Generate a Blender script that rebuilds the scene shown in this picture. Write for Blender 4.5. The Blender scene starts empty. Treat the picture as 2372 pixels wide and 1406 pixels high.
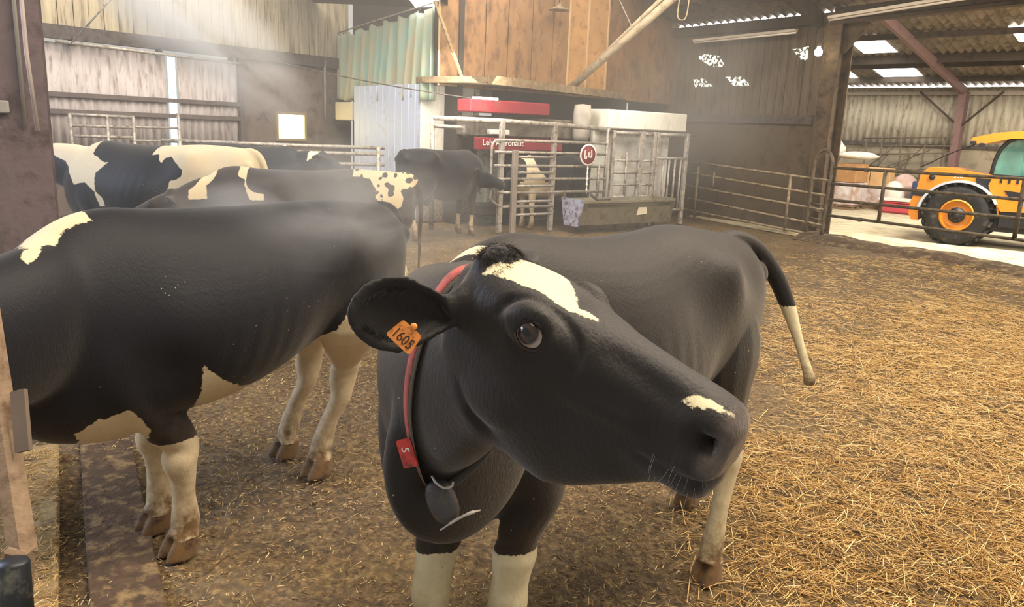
import bpy, bmesh, math, random
import numpy as np
from mathutils import Vector, Matrix
from mathutils.bvhtree import BVHTree
SC = bpy.context.scene
COL = SC.collection
# ------------------------------------------------------------------ camera
CAM_H = 1.85
PITCH, ROLL, FPX = math.radians(12.6), math.radians(2.4), 1800.0
cd = bpy.data.cameras.new('camera'); cam = bpy.data.objects.new('camera', cd); COL.objects.link(cam)
cd.sensor_width = 36.0; cd.lens = 36.0 * FPX / 2372.0; cd.clip_start = 0.05; cd.clip_end = 200
cam.matrix_world = (Matrix.Translation((0, 0, CAM_H)) @ Matrix.Rotation(math.pi/2 - PITCH, 4, 'X') @ Matrix.Rotation(ROLL, 4, 'Z'))
SC.camera = cam
# ------------------------------------------------------------------ view + world
SC.view_settings.view_transform = 'Standard'; SC.view_settings.look = 'None'
SC.view_settings.gamma = 1.0; SC.view_settings.use_curve_mapping = False
SC.view_settings.exposure = 0.6
cy = SC.cycles
cy.max_bounces = 5; cy.diffuse_bounces = 3; cy.glossy_bounces = 2; cy.transmission_bounces = 3; cy.volume_bounces = 0
cy.transparent_max_bounces = 8; cy.caustics_reflective = False; cy.caustics_refractive = False
cy.use_denoising = True; cy.use_adaptive_sampling = True; cy.adaptive_threshold = 0.03
cy.volume_step_rate = 3.0; cy.volume_max_steps = 48
cy.sample_clamp_indirect = 4.0
W = bpy.data.worlds.new('world'); SC.world = W; W.use_nodes = True
bg = W.node_tree.nodes['Background']; bg.inputs[0].default_value = (0.93, 0.88, 0.80, 1); bg.inputs[1].default_value = 0.42

def area(name, loc, target, size, power, col, size_y=None):
    l = bpy.data.lights.new(name, 'AREA'); l.energy = power; l.color = col; l.size = size
    if size_y: l.shape = 'RECTANGLE'; l.size_y = size_y
    o = bpy.data.objects.new(name, l); COL.objects.link(o); o.location = loc
    o.rotation_euler = (Vector(target) - Vector(loc)).to_track_quat('-Z', 'Y').to_euler()
    return o
area('roof_light_bedding', (4.5, 4.5, 6.5), (3.6, 4.6, 0), 4.0, 640, (1.0, 0.85, 0.66), 5.0)
area('roof_light_pen', (0.6, 1.5, 6.5), (0.2, 2.6, 0), 3.0, 260, (1.0, 0.86, 0.70), 3.0)
area('open_side_left', (-9, 4, 4.2), (-1.5, 4.5, 1.0), 4.0, 420, (0.62, 0.74, 1.0), 3.0)
area('fill_light_back', (-3.2, 11.0, 7.0), (-5.0, 15.5, 2.0), 4.0, 560, (1.0, 0.93, 0.84), 4.0)  # added fill, out of view, to brighten the left back wall
area('fill_light_boards', (2.0, 11.0, 7.0), (0.6, 16.0, 2.6), 3.0, 340, (1.0, 0.86, 0.68), 3.0)  # added fill aimed at the brown boards, no fitting modelled
area('roof_light_hall', (11, 13, 7.5), (10.8, 20, .5), 7.0, 6600, (1.0, 0.95, 0.86), 7.0)

# ------------------------------------------------------------------ names and tags
def tag(o, label=None, cat=None, group=None, kind=None):
    if label: o['label'] = label
    if cat: o['category'] = cat
    if group: o['group'] = group
    if kind: o['kind'] = kind
    return o
def empty(name, loc=(0, 0, 0), rz=0.0):
    o = bpy.data.objects.new(name, None); COL.objects.link(o); o.location = loc; o.rotation_euler = (0, 0, rz)
    o.empty_display_size = 0.1
    return o
def rnd(seed): return random.Random(seed)

# ------------------------------------------------------------------ materials
MATS = {}
def S(c):
    c = c.lstrip('#'); v = [int(c[i:i+2], 16)/255 for i in (0, 2, 4)]
    return tuple([(x/12.92 if x <= 0.04045 else ((x+0.055)/1.055)**2.4) for x in v] + [1.0])
def mat(name, col='#808080', rough=0.7, metal=0.0, var=0.0, vscale=6.0, dirt=None, dscale=3.0, damt=0.5, bump=0.0, bscale=40.0,
        stretch=(1, 1, 1), emit=None, estr=0.0, spec=0.4, coords='Object', alpha=None, trans=0.0):
    if name in MATS: return MATS[name]
    m = bpy.data.materials.new(name); m.use_nodes = True; nt = m.node_tree; N = nt.nodes; L = nt.links
    b = N['Principled BSDF']
    b.inputs['Roughness'].default_value = rough; b.inputs['Metallic'].default_value = metal
    b.inputs['Specular IOR Level'].default_value = spec
    c = S(col) if isinstance(col, str) else tuple(col) + (1,)
    b.inputs['Base Color'].default_value = c
    tc = N.new('ShaderNodeTexCoord'); mp = N.new('ShaderNodeMapping'); mp.inputs['Scale'].default_value = stretch
    L.new(tc.outputs[coords], mp.inputs['Vector'])
    src = None
    if var > 0 or dirt:
        nz = N.new('ShaderNodeTexNoise'); nz.inputs['Scale'].default_value = vscale; nz.inputs['Detail'].default_value = 6
        L.new(mp.outputs[0], nz.inputs['Vector'])
        mr = N.new('ShaderNodeMapRange'); mr.inputs[1].default_value = 0.3; mr.inputs[2].default_value = 0.7
        mr.inputs[3].default_value = 1 - var; mr.inputs[4].default_value = 1 + var * 0.6
        L.new(nz.outputs[0], mr.inputs[0])
        mx = N.new('ShaderNodeVectorMath'); mx.operation = 'SCALE'; mx.inputs[0].default_value = c[:3]
        L.new(mr.outputs[0], mx.inputs['Scale']); src = mx.outputs[0]
        if dirt:
            nd = N.new('ShaderNodeTexNoise'); nd.inputs['Scale'].default_value = dscale; nd.inputs['Detail'].default_value = 8
            nd.inputs['Roughness'].default_value = 0.65; L.new(mp.outputs[0], nd.inputs['Vector'])
            rr = N.new('ShaderNodeMapRange'); rr.inputs[1].default_value = 0.62 - damt*0.3; rr.inputs[2].default_value = 0.78 - damt*0.25
            L.new(nd.outputs[0], rr.inputs[0])
            mi = N.new('ShaderNodeMix'); mi.data_type = 'RGBA'; L.new(rr.outputs[0], mi.inputs[0]); L.new(src, mi.inputs[6])
            mi.inputs[7].default_value = S(dirt); src = mi.outputs[2]
        L.new(src, b.inputs['Base Color'])
    if bump > 0:
        nb = N.new('ShaderNodeTexNoise'); nb.inputs['Scale'].default_value = bscale; nb.inputs['Detail'].default_value = 5
        L.new(mp.outputs[0], nb.inputs['Vector'])
        bp = N.new('ShaderNodeBump'); bp.inputs['Strength'].default_value = bump; bp.inputs['Distance'].default_value = 0.02
        L.new(nb.outputs[0], bp.inputs['Height']); L.new(bp.outputs[0], b.inputs['Normal'])
    if emit:
        b.inputs['Emission Color'].default_value = S(emit); b.inputs['Emission Strength'].default_value = estr
    if alpha is not None: b.inputs['Alpha'].default_value = alpha
    if trans: b.inputs['Transmission Weight'].default_value = trans
    MATS[name] = m; return m

def coat_material(name, black, white, dirtcol='#6b5236', edge=0.012, sheen=0.22, rough=0.55, dirt_amt=0.5, grey=None):
    """Holstein coat: the float attribute «coat» (metres, positive inside white hair) picks the hair colour; «soil» adds dried dung."""
    if name in MATS: return MATS[name]
    m = bpy.data.materials.new(name); m.use_nodes = True; nt = m.node_tree; N = nt.nodes; L = nt.links
    b = N['Principled BSDF']; b.inputs['Roughness'].default_value = rough
    b.inputs['Sheen Weight'].default_value = sheen; b.inputs['Sheen Roughness'].default_value = 0.45
    b.inputs['Sheen Tint'].default_value = (0.85, 0.78, 0.7, 1); b.inputs['Specular IOR Level'].default_value = 0.22
    tc = N.new('ShaderNodeTexCoord')
    at = N.new('ShaderNodeAttribute'); at.attribute_name = 'coat'
    def noise(sc, det=4, rgh=0.6, stretch=None):
        n = N.new('ShaderNodeTexNoise'); n.inputs['Scale'].default_value = sc; n.inputs['Detail'].default_value = det; n.inputs['Roughness'].default_value = rgh
        if stretch:
            mp = N.new('ShaderNodeMapping'); mp.inputs['Scale'].default_value = stretch; L.new(tc.outputs['Object'], mp.inputs[0]); L.new(mp.outputs[0], n.inputs['Vector'])
        else: L.new(tc.outputs['Object'], n.inputs['Vector'])
        return n.outputs[0]
    def math_(op, a, bb, c=None):
        n = N.new('ShaderNodeMath'); n.operation = op
        for i, v in enumerate((a, bb, c)):
            if v is None: continue
            if isinstance(v, (int, float)): n.inputs[i].default_value = v
            else: L.new(v, n.inputs[i])
        return n.outputs[0]
    e = math_('ADD', math_('MULTIPLY_ADD', noise(38, 5, 0.75), edge*2.4, -edge*1.2), at.outputs['Fac'])
    e2 = math_('ADD', e, math_('MULTIPLY_ADD', noise(9, 3), edge*2.4, -edge*1.2))
    k = N.new('ShaderNodeMapRange'); k.inputs[1].default_value = -0.0012; k.inputs[2].default_value = 0.0018; L.new(e2, k.inputs[0])
    # black hair with slight warm variation
    cr = N.new('ShaderNodeMix'); cr.data_type = 'RGBA'; cr.inputs[6].default_value = S(black)
    cr.inputs[7].default_value = S(grey or black); L.new(noise(3.5, 5), cr.inputs[0])
    cw = N.new('ShaderNodeMix'); cw.data_type = 'RGBA'; cw.inputs[6].default_value = S(white)
    wv = [x*0.82 for x in S(white)[:3]]; cw.inputs[7].default_value = (*wv, 1); L.new(noise(60, 4, 0.7, (1, 1, 0.4)), cw.inputs[0])
    mx = N.new('ShaderNodeMix'); mx.data_type = 'RGBA'; L.new(k.outputs[0], mx.inputs[0]); L.new(cr.outputs[2], mx.inputs[6]); L.new(cw.outputs[2], mx.inputs[7])
    vf = N.new('ShaderNodeTexVoronoi'); vf.inputs['Scale'].default_value = 34; L.new(tc.outputs['Object'], vf.inputs['Vector'])
    fl = math_('MULTIPLY', math_('LESS_THAN', vf.outputs['Distance'], 0.085), math_('GREATER_THAN', noise(5, 3), 0.60))
    fm = N.new('ShaderNodeMix'); fm.data_type = 'RGBA'; L.new(fl, fm.inputs[0]); L.new(mx.outputs[2], fm.inputs[6]); fm.inputs[7].default_value = S('#9c8d78'); mx = fm
    so = N.new('ShaderNodeAttribute'); so.attribute_name = 'soil'
    s2 = math_('MULTIPLY', so.outputs['Fac'], math_('MULTIPLY_ADD', noise(16, 6, 0.7), 2.6, -0.75))
    s3 = N.new('ShaderNodeClamp'); L.new(math_('MULTIPLY', s2, dirt_amt*2.6), s3.inputs[0])
    dm = N.new('ShaderNodeMix'); dm.data_type = 'RGBA'; L.new(s3.outputs[0], dm.inputs[0]); L.new(mx.outputs[2], dm.inputs[6]); dm.inputs[7].default_value = S(dirtcol)
    # «skin» attribute: bare dark muzzle
    sk = N.new('ShaderNodeAttribute'); sk.attribute_name = 'skin'
    sm = N.new('ShaderNodeMix'); sm.data_type = 'RGBA'; L.new(sk.outputs['Fac'], sm.inputs[0]); L.new(dm.outputs[2], sm.inputs[6])
    mz = N.new('ShaderNodeMix'); mz.data_type = 'RGBA'; mz.inputs[6].default_value = S('#2b2422'); mz.inputs[7].default_value = S('#665a52'); L.new(noise(28, 5, 0.7), mz.inputs[0])
    L.new(mz.outputs[2], sm.inputs[7]); L.new(sm.outputs[2], b.inputs['Base Color'])
    rg = math_('MULTIPLY_ADD', sk.outputs['Fac'], -0.22, rough); L.new(rg, b.inputs['Roughness'])
    bp = N.new('ShaderNodeBump'); bp.inputs['Strength'].default_value = 0.45; bp.inputs['Distance'].default_value = 0.004
    L.new(math_('ADD', noise(150, 3, 0.6, (1, 1, 0.35)), math_('MULTIPLY', noise(14, 4), 0.6)), bp.inputs['Height']); L.new(bp.outputs[0], b.inputs['Normal'])
    MATS[name] = m; return m

# ------------------------------------------------------------------ mesh builder
def frame(t, up):
    t = Vector(t).normalized(); up = Vector(up)
    s = up.cross(t)
    if s.length < 1e-5: s = Vector((1, 0, 0)).cross(t)
    if s.length < 1e-5: s = Vector((0, 1, 0)).cross(t)
    s.normalize(); return s, t.cross(s)
class MB:
    def __init__(self): self.v = []; self.f = []; self.smooth = []
    def add(self, vs, fs, smooth=False):
        o = len(self.v); self.v += [tuple(p) for p in vs]; self.f += [tuple(i + o for i in q) for q in fs]; self.smooth += [smooth] * len(fs); return self
    def box(self, c, s, rot=None, bev=0.0):
        hx, hy, hz = s[0]/2, s[1]/2, s[2]/2; c = Vector(c)
        R = rot if rot is not None else Matrix.Identity(3)
        if not isinstance(R, Matrix): R = Matrix.Rotation(R, 3, 'Z')
        if bev > 0 and min(hx, hy, hz) > bev:
            b = bev; vs = []; idx = {}
            for sx in (-1, 1):
                for sy in (-1, 1):
                    for sz in (-1, 1):
                        for ax in range(3):
                            p = [sx*hx, sy*hy, sz*hz]
                            for k in range(3):
                                if k != ax: p[k] -= (sx, sy, sz)[k]*b
                            idx[(sx, sy, sz, ax)] = len(vs); vs.append(c + R @ Vector(p))
            fs = []
            for ax in range(3):
                o1, o2 = [k for k in range(3) if k != ax]
                for s_ in (-1, 1):
                    q = []
                    for a, b2 in ((-1, -1), (1, -1), (1, 1), (-1, 1)):
                        t = [0, 0, 0]; t[ax] = s_; t[o1] = a; t[o2] = b2; q.append(idx[(*t, ax)])
                    fs.append(q)
            for ax in range(3):      # edges along ax
                o1, o2 = [k for k in range(3) if k != ax]
                for a in (-1, 1):
                    for b2 in (-1, 1):
                        q = []
                        for e, who in ((-1, o1), (1, o1), (1, o2), (-1, o2)):
                            t = [0, 0, 0]; t[ax] = e; t[o1] = a; t[o2] = b2; q.append(idx[(*t, who)])
                        fs.append(q)
            for sx in (-1, 1):
                for sy in (-1, 1):
                    for sz in (-1, 1): fs.append([idx[(sx, sy, sz, k)] for k in range(3)])
            return self.add(vs, fs)
        vs = [c + R @ Vector((x*hx, y*hy, z*hz)) for x in (-1, 1) for y in (-1, 1) for z in (-1, 1)]
        return self.add(vs, [(0, 1, 3, 2), (4, 6, 7, 5), (0, 4, 5, 1), (2, 3, 7, 6), (0, 2, 6, 4), (1, 5, 7, 3)])
    def bar(self, a, b, w, h=None, up=(0, 0, 1), bev=0.0):
        a = Vector(a); b = Vector(b); t = (b - a); L = t.length; s, u = frame(t, up); t.normalize()
        R = Matrix((t, s, u)).transposed()
        return self.box((a + b)/2, (L, w, h or w), R, bev)
    def tube(self, pts, r, n=10, up=(0, 0, 1), closed=False, caps=True, flat=None):
        P = [Vector(p) for p in pts]; m = len(P); vs = []; fs = []
        rr = r if isinstance(r, (list, tuple)) else [r]*m
        ps = None
        for i in range(m):
            if closed: t = P[(i+1) % m] - P[i-1]
            else: t = P[min(i+1, m-1)] - P[max(i-1, 0)]
            t.normalize()
            if ps is None: s, u = frame(t, up)
            else:
                s = ps - t*ps.dot(t)
                if s.length < 1e-6: s, u = frame(t, up)
                s.normalize(); u = t.cross(s)
            ps = s
            for k in range(n):
                a = 2*math.pi*k/n; q = rr[i]; qf = q*(flat or 1.0)
                vs.append(P[i] + s*math.cos(a)*q + u*math.sin(a)*qf)
        for i in range(m if closed else m-1):
            j = (i+1) % m
            for k in range(n): fs.append((i*n+k, i*n+(k+1) % n, j*n+(k+1) % n, j*n+k))
        self.add(vs, fs, True)
        if caps and not closed:
            o = len(self.v) - m*n
            self.f.append(tuple(o + k for k in reversed(range(n)))); self.f.append(tuple(o + (m-1)*n + k for k in range(n))); self.smooth += [False, False]
        return self
    def lathe(self, prof, c=(0, 0, 0), axis=(0, 0, 1), n=24, smooth=True):
        s, u = frame(axis, (0.3, 0.9, 0.1) if abs(Vector(axis).normalized().z) > .9 else (0, 0, 1)); t = Vector(axis).normalized(); c = Vector(c); vs = []; fs = []
        for r, h in prof:
            for k in range(n):
                a = 2*math.pi*k/n; vs.append(c + t*h + s*math.cos(a)*r + u*math.sin(a)*r)
        for i in range(len(prof)-1):
            for k in range(n): fs.append((i*n+k, i*n+(k+1) % n, (i+1)*n+(k+1) % n, (i+1)*n+k))
        return self.add(vs, fs, smooth)
    def ellipsoid(self, c, r, R=None, n=16, m=10):
        c = Vector(c); R = R or Matrix.Identity(3); vs = [c + R @ Vector((0, 0, r[2]))]; fs = []
        for i in range(1, m):
            th = math.pi*i/m
            for k in range(n):
                a = 2*math.pi*k/n; vs.append(c + R @ Vector((r[0]*math.sin(th)*math.cos(a), r[1]*math.sin(th)*math.sin(a), r[2]*math.cos(th))))
        vs.append(c + R @ Vector((0, 0, -r[2])))
        for k in range(n): fs.append((0, 1+k, 1+(k+1) % n))
        for i in range(m-2):
            for k in range(n): a = 1+i*n+k; b = 1+i*n+(k+1) % n; fs.append((a, a+n, b+n, b))
        e = len(vs)-1; o = 1+(m-2)*n
        for k in range(n): fs.append((o+k, e, o+(k+1) % n))
        return self.add(vs, fs, True)
    def prism(self, poly, origin, ex, ey, thick, smooth=False):
        """polygon in the plane (origin, ex, ey) given a thickness along the normal"""
        ex = Vector(ex); ey = Vector(ey); nrm = ex.cross(ey).normalized()*thick; o = Vector(origin); n = len(poly)
        lo = [o + ex*a + ey*b for a, b in poly]; hi = [p + nrm for p in lo]
        return self.add(lo + hi, [tuple(reversed(range(n))), tuple(range(n, 2*n))] + [(i, (i+1) % n, n+(i+1) % n, n+i) for i in range(n)], smooth)
    def build(self, name, material=None, parent=None, loc=None, recalc=True):
        me = bpy.data.meshes.new(name); me.from_pydata([tuple(p) for p in self.v], [], self.f); me.validate()
        if len(me.polygons) == len(self.smooth): me.polygons.foreach_set('use_smooth', self.smooth)
        if recalc:
            bm = bmesh.new(); bm.from_mesh(me); bmesh.ops.recalc_face_normals(bm, faces=bm.faces); bm.to_mesh(me); bm.free()
        o = bpy.data.objects.new(name, me); COL.objects.link(o)
        if material: me.materials.append(material)
        if parent is not None: o.parent = parent
        if loc is not None: o.location = loc
        return o
def struct(name, mb, m):
    return tag(mb.build(name, m), kind='structure')
def lerp(a, b, t): return a + (b - a)*t
def catmull(P, n):
    P = [np.array(p, float) for p in P]; out = []
    Q = [2*P[0]-P[1]] + P + [2*P[-1]-P[-2]]
    for i in range(len(P)-1):
        a, b, c, d = Q[i:i+4]
        for k in range(n):
            t = k/n; out.append(0.5*((2*b) + (-a+c)*t + (2*a-5*b+4*c-d)*t*t + (-a+3*b-3*c+d)*t**3))
    out.append(P[-1]); return out
def text_mesh(txt, size, name, material, parent, mw, extrude=0.001, font_scale=(1, 1), align='CENTER'):
    """lettering turned into a mesh placed by the matrix mw (text lies in its XY plane)"""
    cu = bpy.data.curves.new(name, 'FONT'); cu.body = txt; cu.size = size; cu.extrude = extrude; cu.align_x = align; cu.align_y = 'CENTER'
    o = bpy.data.objects.new(name + '_tmp', cu); COL.objects.link(o)
    dg = bpy.context.evaluated_depsgraph_get(); me = bpy.data.meshes.new_from_object(o.evaluated_get(dg))
    bpy.data.objects.remove(o); bpy.data.curves.remove(cu)
    me.name = name
    me.transform(mw @ Matrix.Diagonal((font_scale[0], font_scale[1], 1, 1)))
    r = bpy.data.objects.new(name, me); COL.objects.link(r); me.materials.clear(); me.materials.append(material)
    if parent is not None: r.parent = parent
    return r

# ================================================================== cows
def ring(cx, ztop, zc, zbot, w, nu, nl, n=28):
    out = []
    for k in range(n):
        a = 2*math.pi*k/n; c, s = math.cos(a), math.sin(a); e = nu if s >= 0 else nl
        y = w*math.copysign(abs(c)**(2/e), c); h = (ztop-zc) if s >= 0 else (zc-zbot)
        out.append((cx, y, zc + h*math.copysign(abs(s)**(2/e), s)))
    return out
def loft(mb, secs, M=None, n=56):
    secs_i = catmull(secs, 6); vs = []
    for s in secs_i: vs += ring(*s[:7], n=n)
    m = len(secs_i); fs = [(i*n+k, i*n+(k+1) % n, (i+1)*n+(k+1) % n, (i+1)*n+k) for i in range(m-1) for k in range(n)]
    fs += [tuple(reversed(range(n))), tuple((m-1)*n + k for k in range(n))]
    if M is not None: vs = [M @ Vector(p) for p in vs]
    mb.add(vs, fs, True)
LEGK = 1.0; LEGU = 1.0
def limb(mb, pts, n=14):
    """pts: (x, y, z, r_side, r_fore) -> swept limb whose section is longer fore-aft"""
    P = catmull(pts, 4); vs = []; m = len(P)
    for i in range(m):
        t = Vector(P[min(i+1, m-1)][:3]) - Vector(P[max(i-1, 0)][:3]); s, u = frame(t, (1, 0, 0)); c = Vector(P[i][:3])
        # u ~ fore-aft, s ~ sideways
        for k in range(n):
            a = 2*math.pi*k/n; vs.append(c + (s*math.cos(a)*P[i][3] + u*math.sin(a)*P[i][4])*(LEGK if P[i][2] < .6 else LEGU))
    fs = [(i*n+k, i*n+(k+1) % n, (i+1)*n+(k+1) % n, (i+1)*n+k) for i in range(m-1) for k in range(n)]
    fs += [tuple(reversed(range(n))), tuple((m-1)*n + k for k in range(n))]
    mb.add(vs, fs, True)

BODY = [  # x, top, zc, bottom, halfwidth, n_upper, n_lower
    (-0.90, 1.25, 1.17, 1.02, 0.05, 2.0, 2.0), (-0.86, 1.33, 1.18, 0.92, 0.13, 2.0, 2.0), (-0.78, 1.385, 1.17, 0.84, 0.20, 1.9, 2.2),
    (-0.62, 1.40, 1.16, 0.78, 0.245, 1.8, 2.2), (-0.42, 1.405, 1.17, 0.73, 0.275, 1.9, 2.2), (-0.28, 1.40, 1.12, 0.67, 0.29, 1.9, 2.1),
    (-0.08, 1.385, 1.00, 0.60, 0.33, 1.8, 2.1), (0.16, 1.38, 0.96, 0.57, 0.35, 1.75, 2.1), (0.38, 1.385, 0.97, 0.58, 0.325, 1.7, 2.1),
    (0.56, 1.40, 1.00, 0.60, 0.27, 1.6, 2.1), (0.70, 1.37, 1.02, 0.62, 0.24, 1.7, 2.1), (0.82, 1.29, 1.02, 0.66, 0.205, 1.9, 2.0), (0.92, 1.18, 0.98, 0.74, 0.14, 2.0, 2.0), (0.96, 1.1, 0.97, 0.82, 0.08, 2, 2)]
HEAD = [
    (-0.07, -0.055, -0.13, -0.22, 0.05, 2, 2), (-0.04, -0.02, -0.13, -0.255, 0.082, 2.2, 2), (0.0, 0.0, -0.12, -0.275, 0.098, 2.4, 2), (0.06, 0.008, -0.10, -0.285, 0.106, 2.5, 2),
    (0.12, 0.010, -0.09, -0.292, 0.110, 2.6, 1.9), (0.18, 0.008, -0.09, -0.292, 0.108, 2.5, 1.8), (0.24, 0.004, -0.09, -0.275, 0.098, 2.3, 1.8),
    (0.30, 0.000, -0.09, -0.240, 0.085, 2.2, 1.8), (0.36, -0.002, -0.085, -0.205, 0.073, 2.1, 1.9), (0.42, -0.004, -0.085, -0.18, 0.066, 2.1, 2.0),
    (0.47, -0.010, -0.085, -0.165, 0.066, 2.2, 2.2), (0.515, -0.022, -0.085, -0.158, 0.068, 2.4, 2.4), (0.545, -0.04, -0.088, -0.145, 0.062, 2.5, 2.4), (0.562, -0.062, -0.09, -0.12, 0.04, 2.3, 2.2)]

def sdf_poly(P, poly):
    """signed distance, positive inside"""
    P = np.asarray(P, float); V = np.asarray(poly, float); d = np.full(len(P), 1e9); ins = np.zeros(len(P), bool)
    for i in range(len(V)):
        a = V[i-1]; b = V[i]; e = b-a; w = P-a
        t = np.clip((w@e)/max(e@e, 1e-12), 0, 1); q = w - t[:, None]*e; d = np.minimum(d, np.hypot(q[:, 0], q[:, 1]))
        c = (a[1] > P[:, 1]) != (b[1] > P[:, 1])
        with np.errstate(divide='ignore', invalid='ignore'):
            x = (b[0]-a[0])*(P[:, 1]-a[1])/(b[1]-a[1]) + a[0]
        ins ^= c & (P[:, 0] < x)
    return np.where(ins, d, -d)
def basis(a, up):
    a = Vector(a).normalized(); u = Vector(up); u = (u - a*u.dot(a)).normalized(); y = u.cross(a)
    return Matrix((a, y, u)).transposed()      # columns: forward, left, up

def hoof(mb, p, yaw=0.0, s=1.0):
    s = s*LEGK
    x, y, z = p; R = Matrix.Rotation(yaw, 3, 'Z')
    for sy in (-1, 1):
        c = Vector((x, y, 0)) + R @ Vector((0.03*s, sy*0.026*s, 0))
        vs = []; prof = [(0.0, 1.0), (0.035, 0.92), (0.07, 0.74), (0.095, 0.5)]
        n = 10
        for h, q in prof:
            for k in range(n):
                a = 2*math.pi*k/n; fx = 0.062 if math.cos(a) > 0 else 0.05
                vs.append(c + R @ Vector((math.cos(a)*fx*s*q - h*0.35*s, math.sin(a)*0.030*s*q, h*s)))
        fs = [(i*n+k, i*n+(k+1) % n, (i+1)*n+(k+1) % n, (i+1)*n+k) for i in range(3) for k in range(n)] + [tuple(reversed(range(n))), tuple(3*n+k for k in range(n))]
        mb.add(vs, fs, True)

def front_leg(mb, y, kn, ft, sh=(0.60, 0.19, 1.0)):
    """kn knee (x,y,z) ft fetlock"""
    sg = 1 if y > 0 else -1
    limb(mb, [(sh[0]+0.03, sg*0.15, 1.12, 0.075, 0.12), (sh[0]+0.02, sg*0.175, 0.95, 0.085, 0.15), (sh[0]-0.02, sg*0.17, 0.80, 0.08, 0.125), (lerp(sh[0], kn[0], .5), lerp(sg*.165, kn[1], .6), 0.66, 0.066, 0.088),
              (kn[0], kn[1], kn[2]+0.08, 0.048, 0.056), (kn[0]+0.008, kn[1], kn[2], 0.053, 0.056), (kn[0]-0.002, kn[1], kn[2]-0.07, 0.039, 0.042),
              (lerp(kn[0], ft[0], .55), lerp(kn[1], ft[1], .55), lerp(kn[2], ft[2], .55), 0.033, 0.037), (ft[0], ft[1], ft[2]+0.02, 0.042, 0.046), (ft[0]+0.01, ft[1], ft[2]-0.03, 0.040, 0.043), (ft[0]+0.025, ft[1], 0.07, 0.043, 0.05)])
    mb.ellipsoid((ft[0]-0.035, ft[1]-0.02, ft[2]-0.01), (0.015, 0.012, 0.022)); mb.ellipsoid((ft[0]-0.035, ft[1]+0.02, ft[2]-0.01), (0.015, 0.012, 0.022))
def hind_leg(mb, y, hk, ft, hip=-0.52):
    sg = 1 if y > 0 else -1
    limb(mb, [(hip+0.02, sg*0.13, 1.18, 0.10, 0.19), (hip+0.0, sg*0.165, 1.02, 0.105, 0.235), (hip+0.02, sg*0.175, 0.86, 0.095, 0.20), (lerp(hip, hk[0], .45), lerp(sg*.17, hk[1], .5), 0.70, 0.072, 0.125),
              (lerp(hip-0.05, hk[0], .85), lerp(sg*.17, hk[1], .85), hk[2]+0.09, 0.042, 0.07), (hk[0], hk[1], hk[2], 0.042, 0.060), (hk[0]+0.012, hk[1], hk[2]-0.08, 0.035, 0.043),
              (lerp(hk[0]+0.012, ft[0], .55), lerp(hk[1], ft[1], .55), lerp(hk[2], ft[2], .55), 0.032, 0.037), (ft[0], ft[1], ft[2]+0.02, 0.042, 0.045), (ft[0]+0.01, ft[1], ft[2]-0.03, 0.040, 0.043), (ft[0]+0.025, ft[1], 0.07, 0.043, 0.05)])
    mb.ellipsoid((hk[0]-0.035, hk[1], hk[2]+0.035), (0.03, 0.024, 0.035))

def ear_geo(mb, base, tip, opening, width, thick=0.010, cup=0.035):
    """closed cupped leaf from base to tip; opening = direction the hollow faces"""
    base = Vector(base); tip = Vector(tip); t = tip-base; L = t.length; t.normalize()
    o = Vector(opening); o = (o - t*o.dot(t)).normalized(); s = t.cross(o)
    prof = [(0.0, 0.30, 0.9), (0.12, 0.42, 1.0), (0.3, 0.72, 1.0), (0.5, 0.97, .9), (0.68, 1.0, .75), (0.84, 0.80, .5), (0.95, 0.45, .25), (1.0, 0.12, 0.1)]
    prof = catmull(prof, 3); nv = 12; top = []; bot = []
    for u, w, c in prof:
        for k in range(nv+1):
            v = -1 + 2*k/nv; a = v*math.radians(78)*min(1, c+0.15)
            r = w*width*0.5
            lat = r*math.sin(a)/math.sin(math.radians(78)*min(1, c+.15)); dep = cup*c*(1-math.cos(a)) - cup*0.4*c
            p = base + t*(u*L) + s*lat + o*dep
            nn = (o*math.cos(a) - s*math.sin(a)*0.9).normalized()
            top.append(p + nn*thick*0.5); bot.append(p - nn*thick*0.5)
    m = len(prof); q = nv+1; vs = top+bot; B = m*q; fs = []
    for i in range(m-1):
        for k in range(nv):
            fs.append((i*q+k, (i+1)*q+k, (i+1)*q+k+1, i*q+k+1)); fs.append((B+i*q+k, B+i*q+k+1, B+(i+1)*q+k+1, B+(i+1)*q+k))
        fs.append((i*q, B+i*q, B+(i+1)*q, (i+1)*q)); fs.append((i*q+nv, (i+1)*q+nv, B+(i+1)*q+nv, B+i*q+nv))
    for k in range(nv):
        fs.append((k, k+1, B+k+1, B+k)); j = (m-1)*q; fs.append((j+k, B+j+k, B+j+k+1, j+k+1))
    mb.add(vs, fs, True)

def remesh(mb, voxel, iters=6, keep=None):
    o = mb.build('tmp_body'); md = o.modifiers.new('r', 'REMESH'); md.mode = 'VOXEL'; md.voxel_size = voxel; md.use_smooth_shade = True
    if iters: sm = o.modifiers.new('s', 'SMOOTH'); sm.factor = 0.5; sm.iterations = iters
    dg = bpy.context.evaluated_depsgraph_get(); me = bpy.data.meshes.new_from_object(o.evaluated_get(dg)); old = o.data
    bpy.data.objects.remove(o); bpy.data.meshes.remove(old); return me
def getv(me):
    a = np.empty(len(me.vertices)*3, np.float32); me.vertices.foreach_get('co', a); return a.reshape(-1, 3).astype(float)
def setv(me, v): me.vertices.foreach_set('co', v.astype(np.float32).ravel()); me.update()
def setattr_f(me, name, val):
    a = me.attributes.new(name, 'FLOAT', 'POINT'); a.data.foreach_set('value', np.asarray(val, np.float32))

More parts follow.
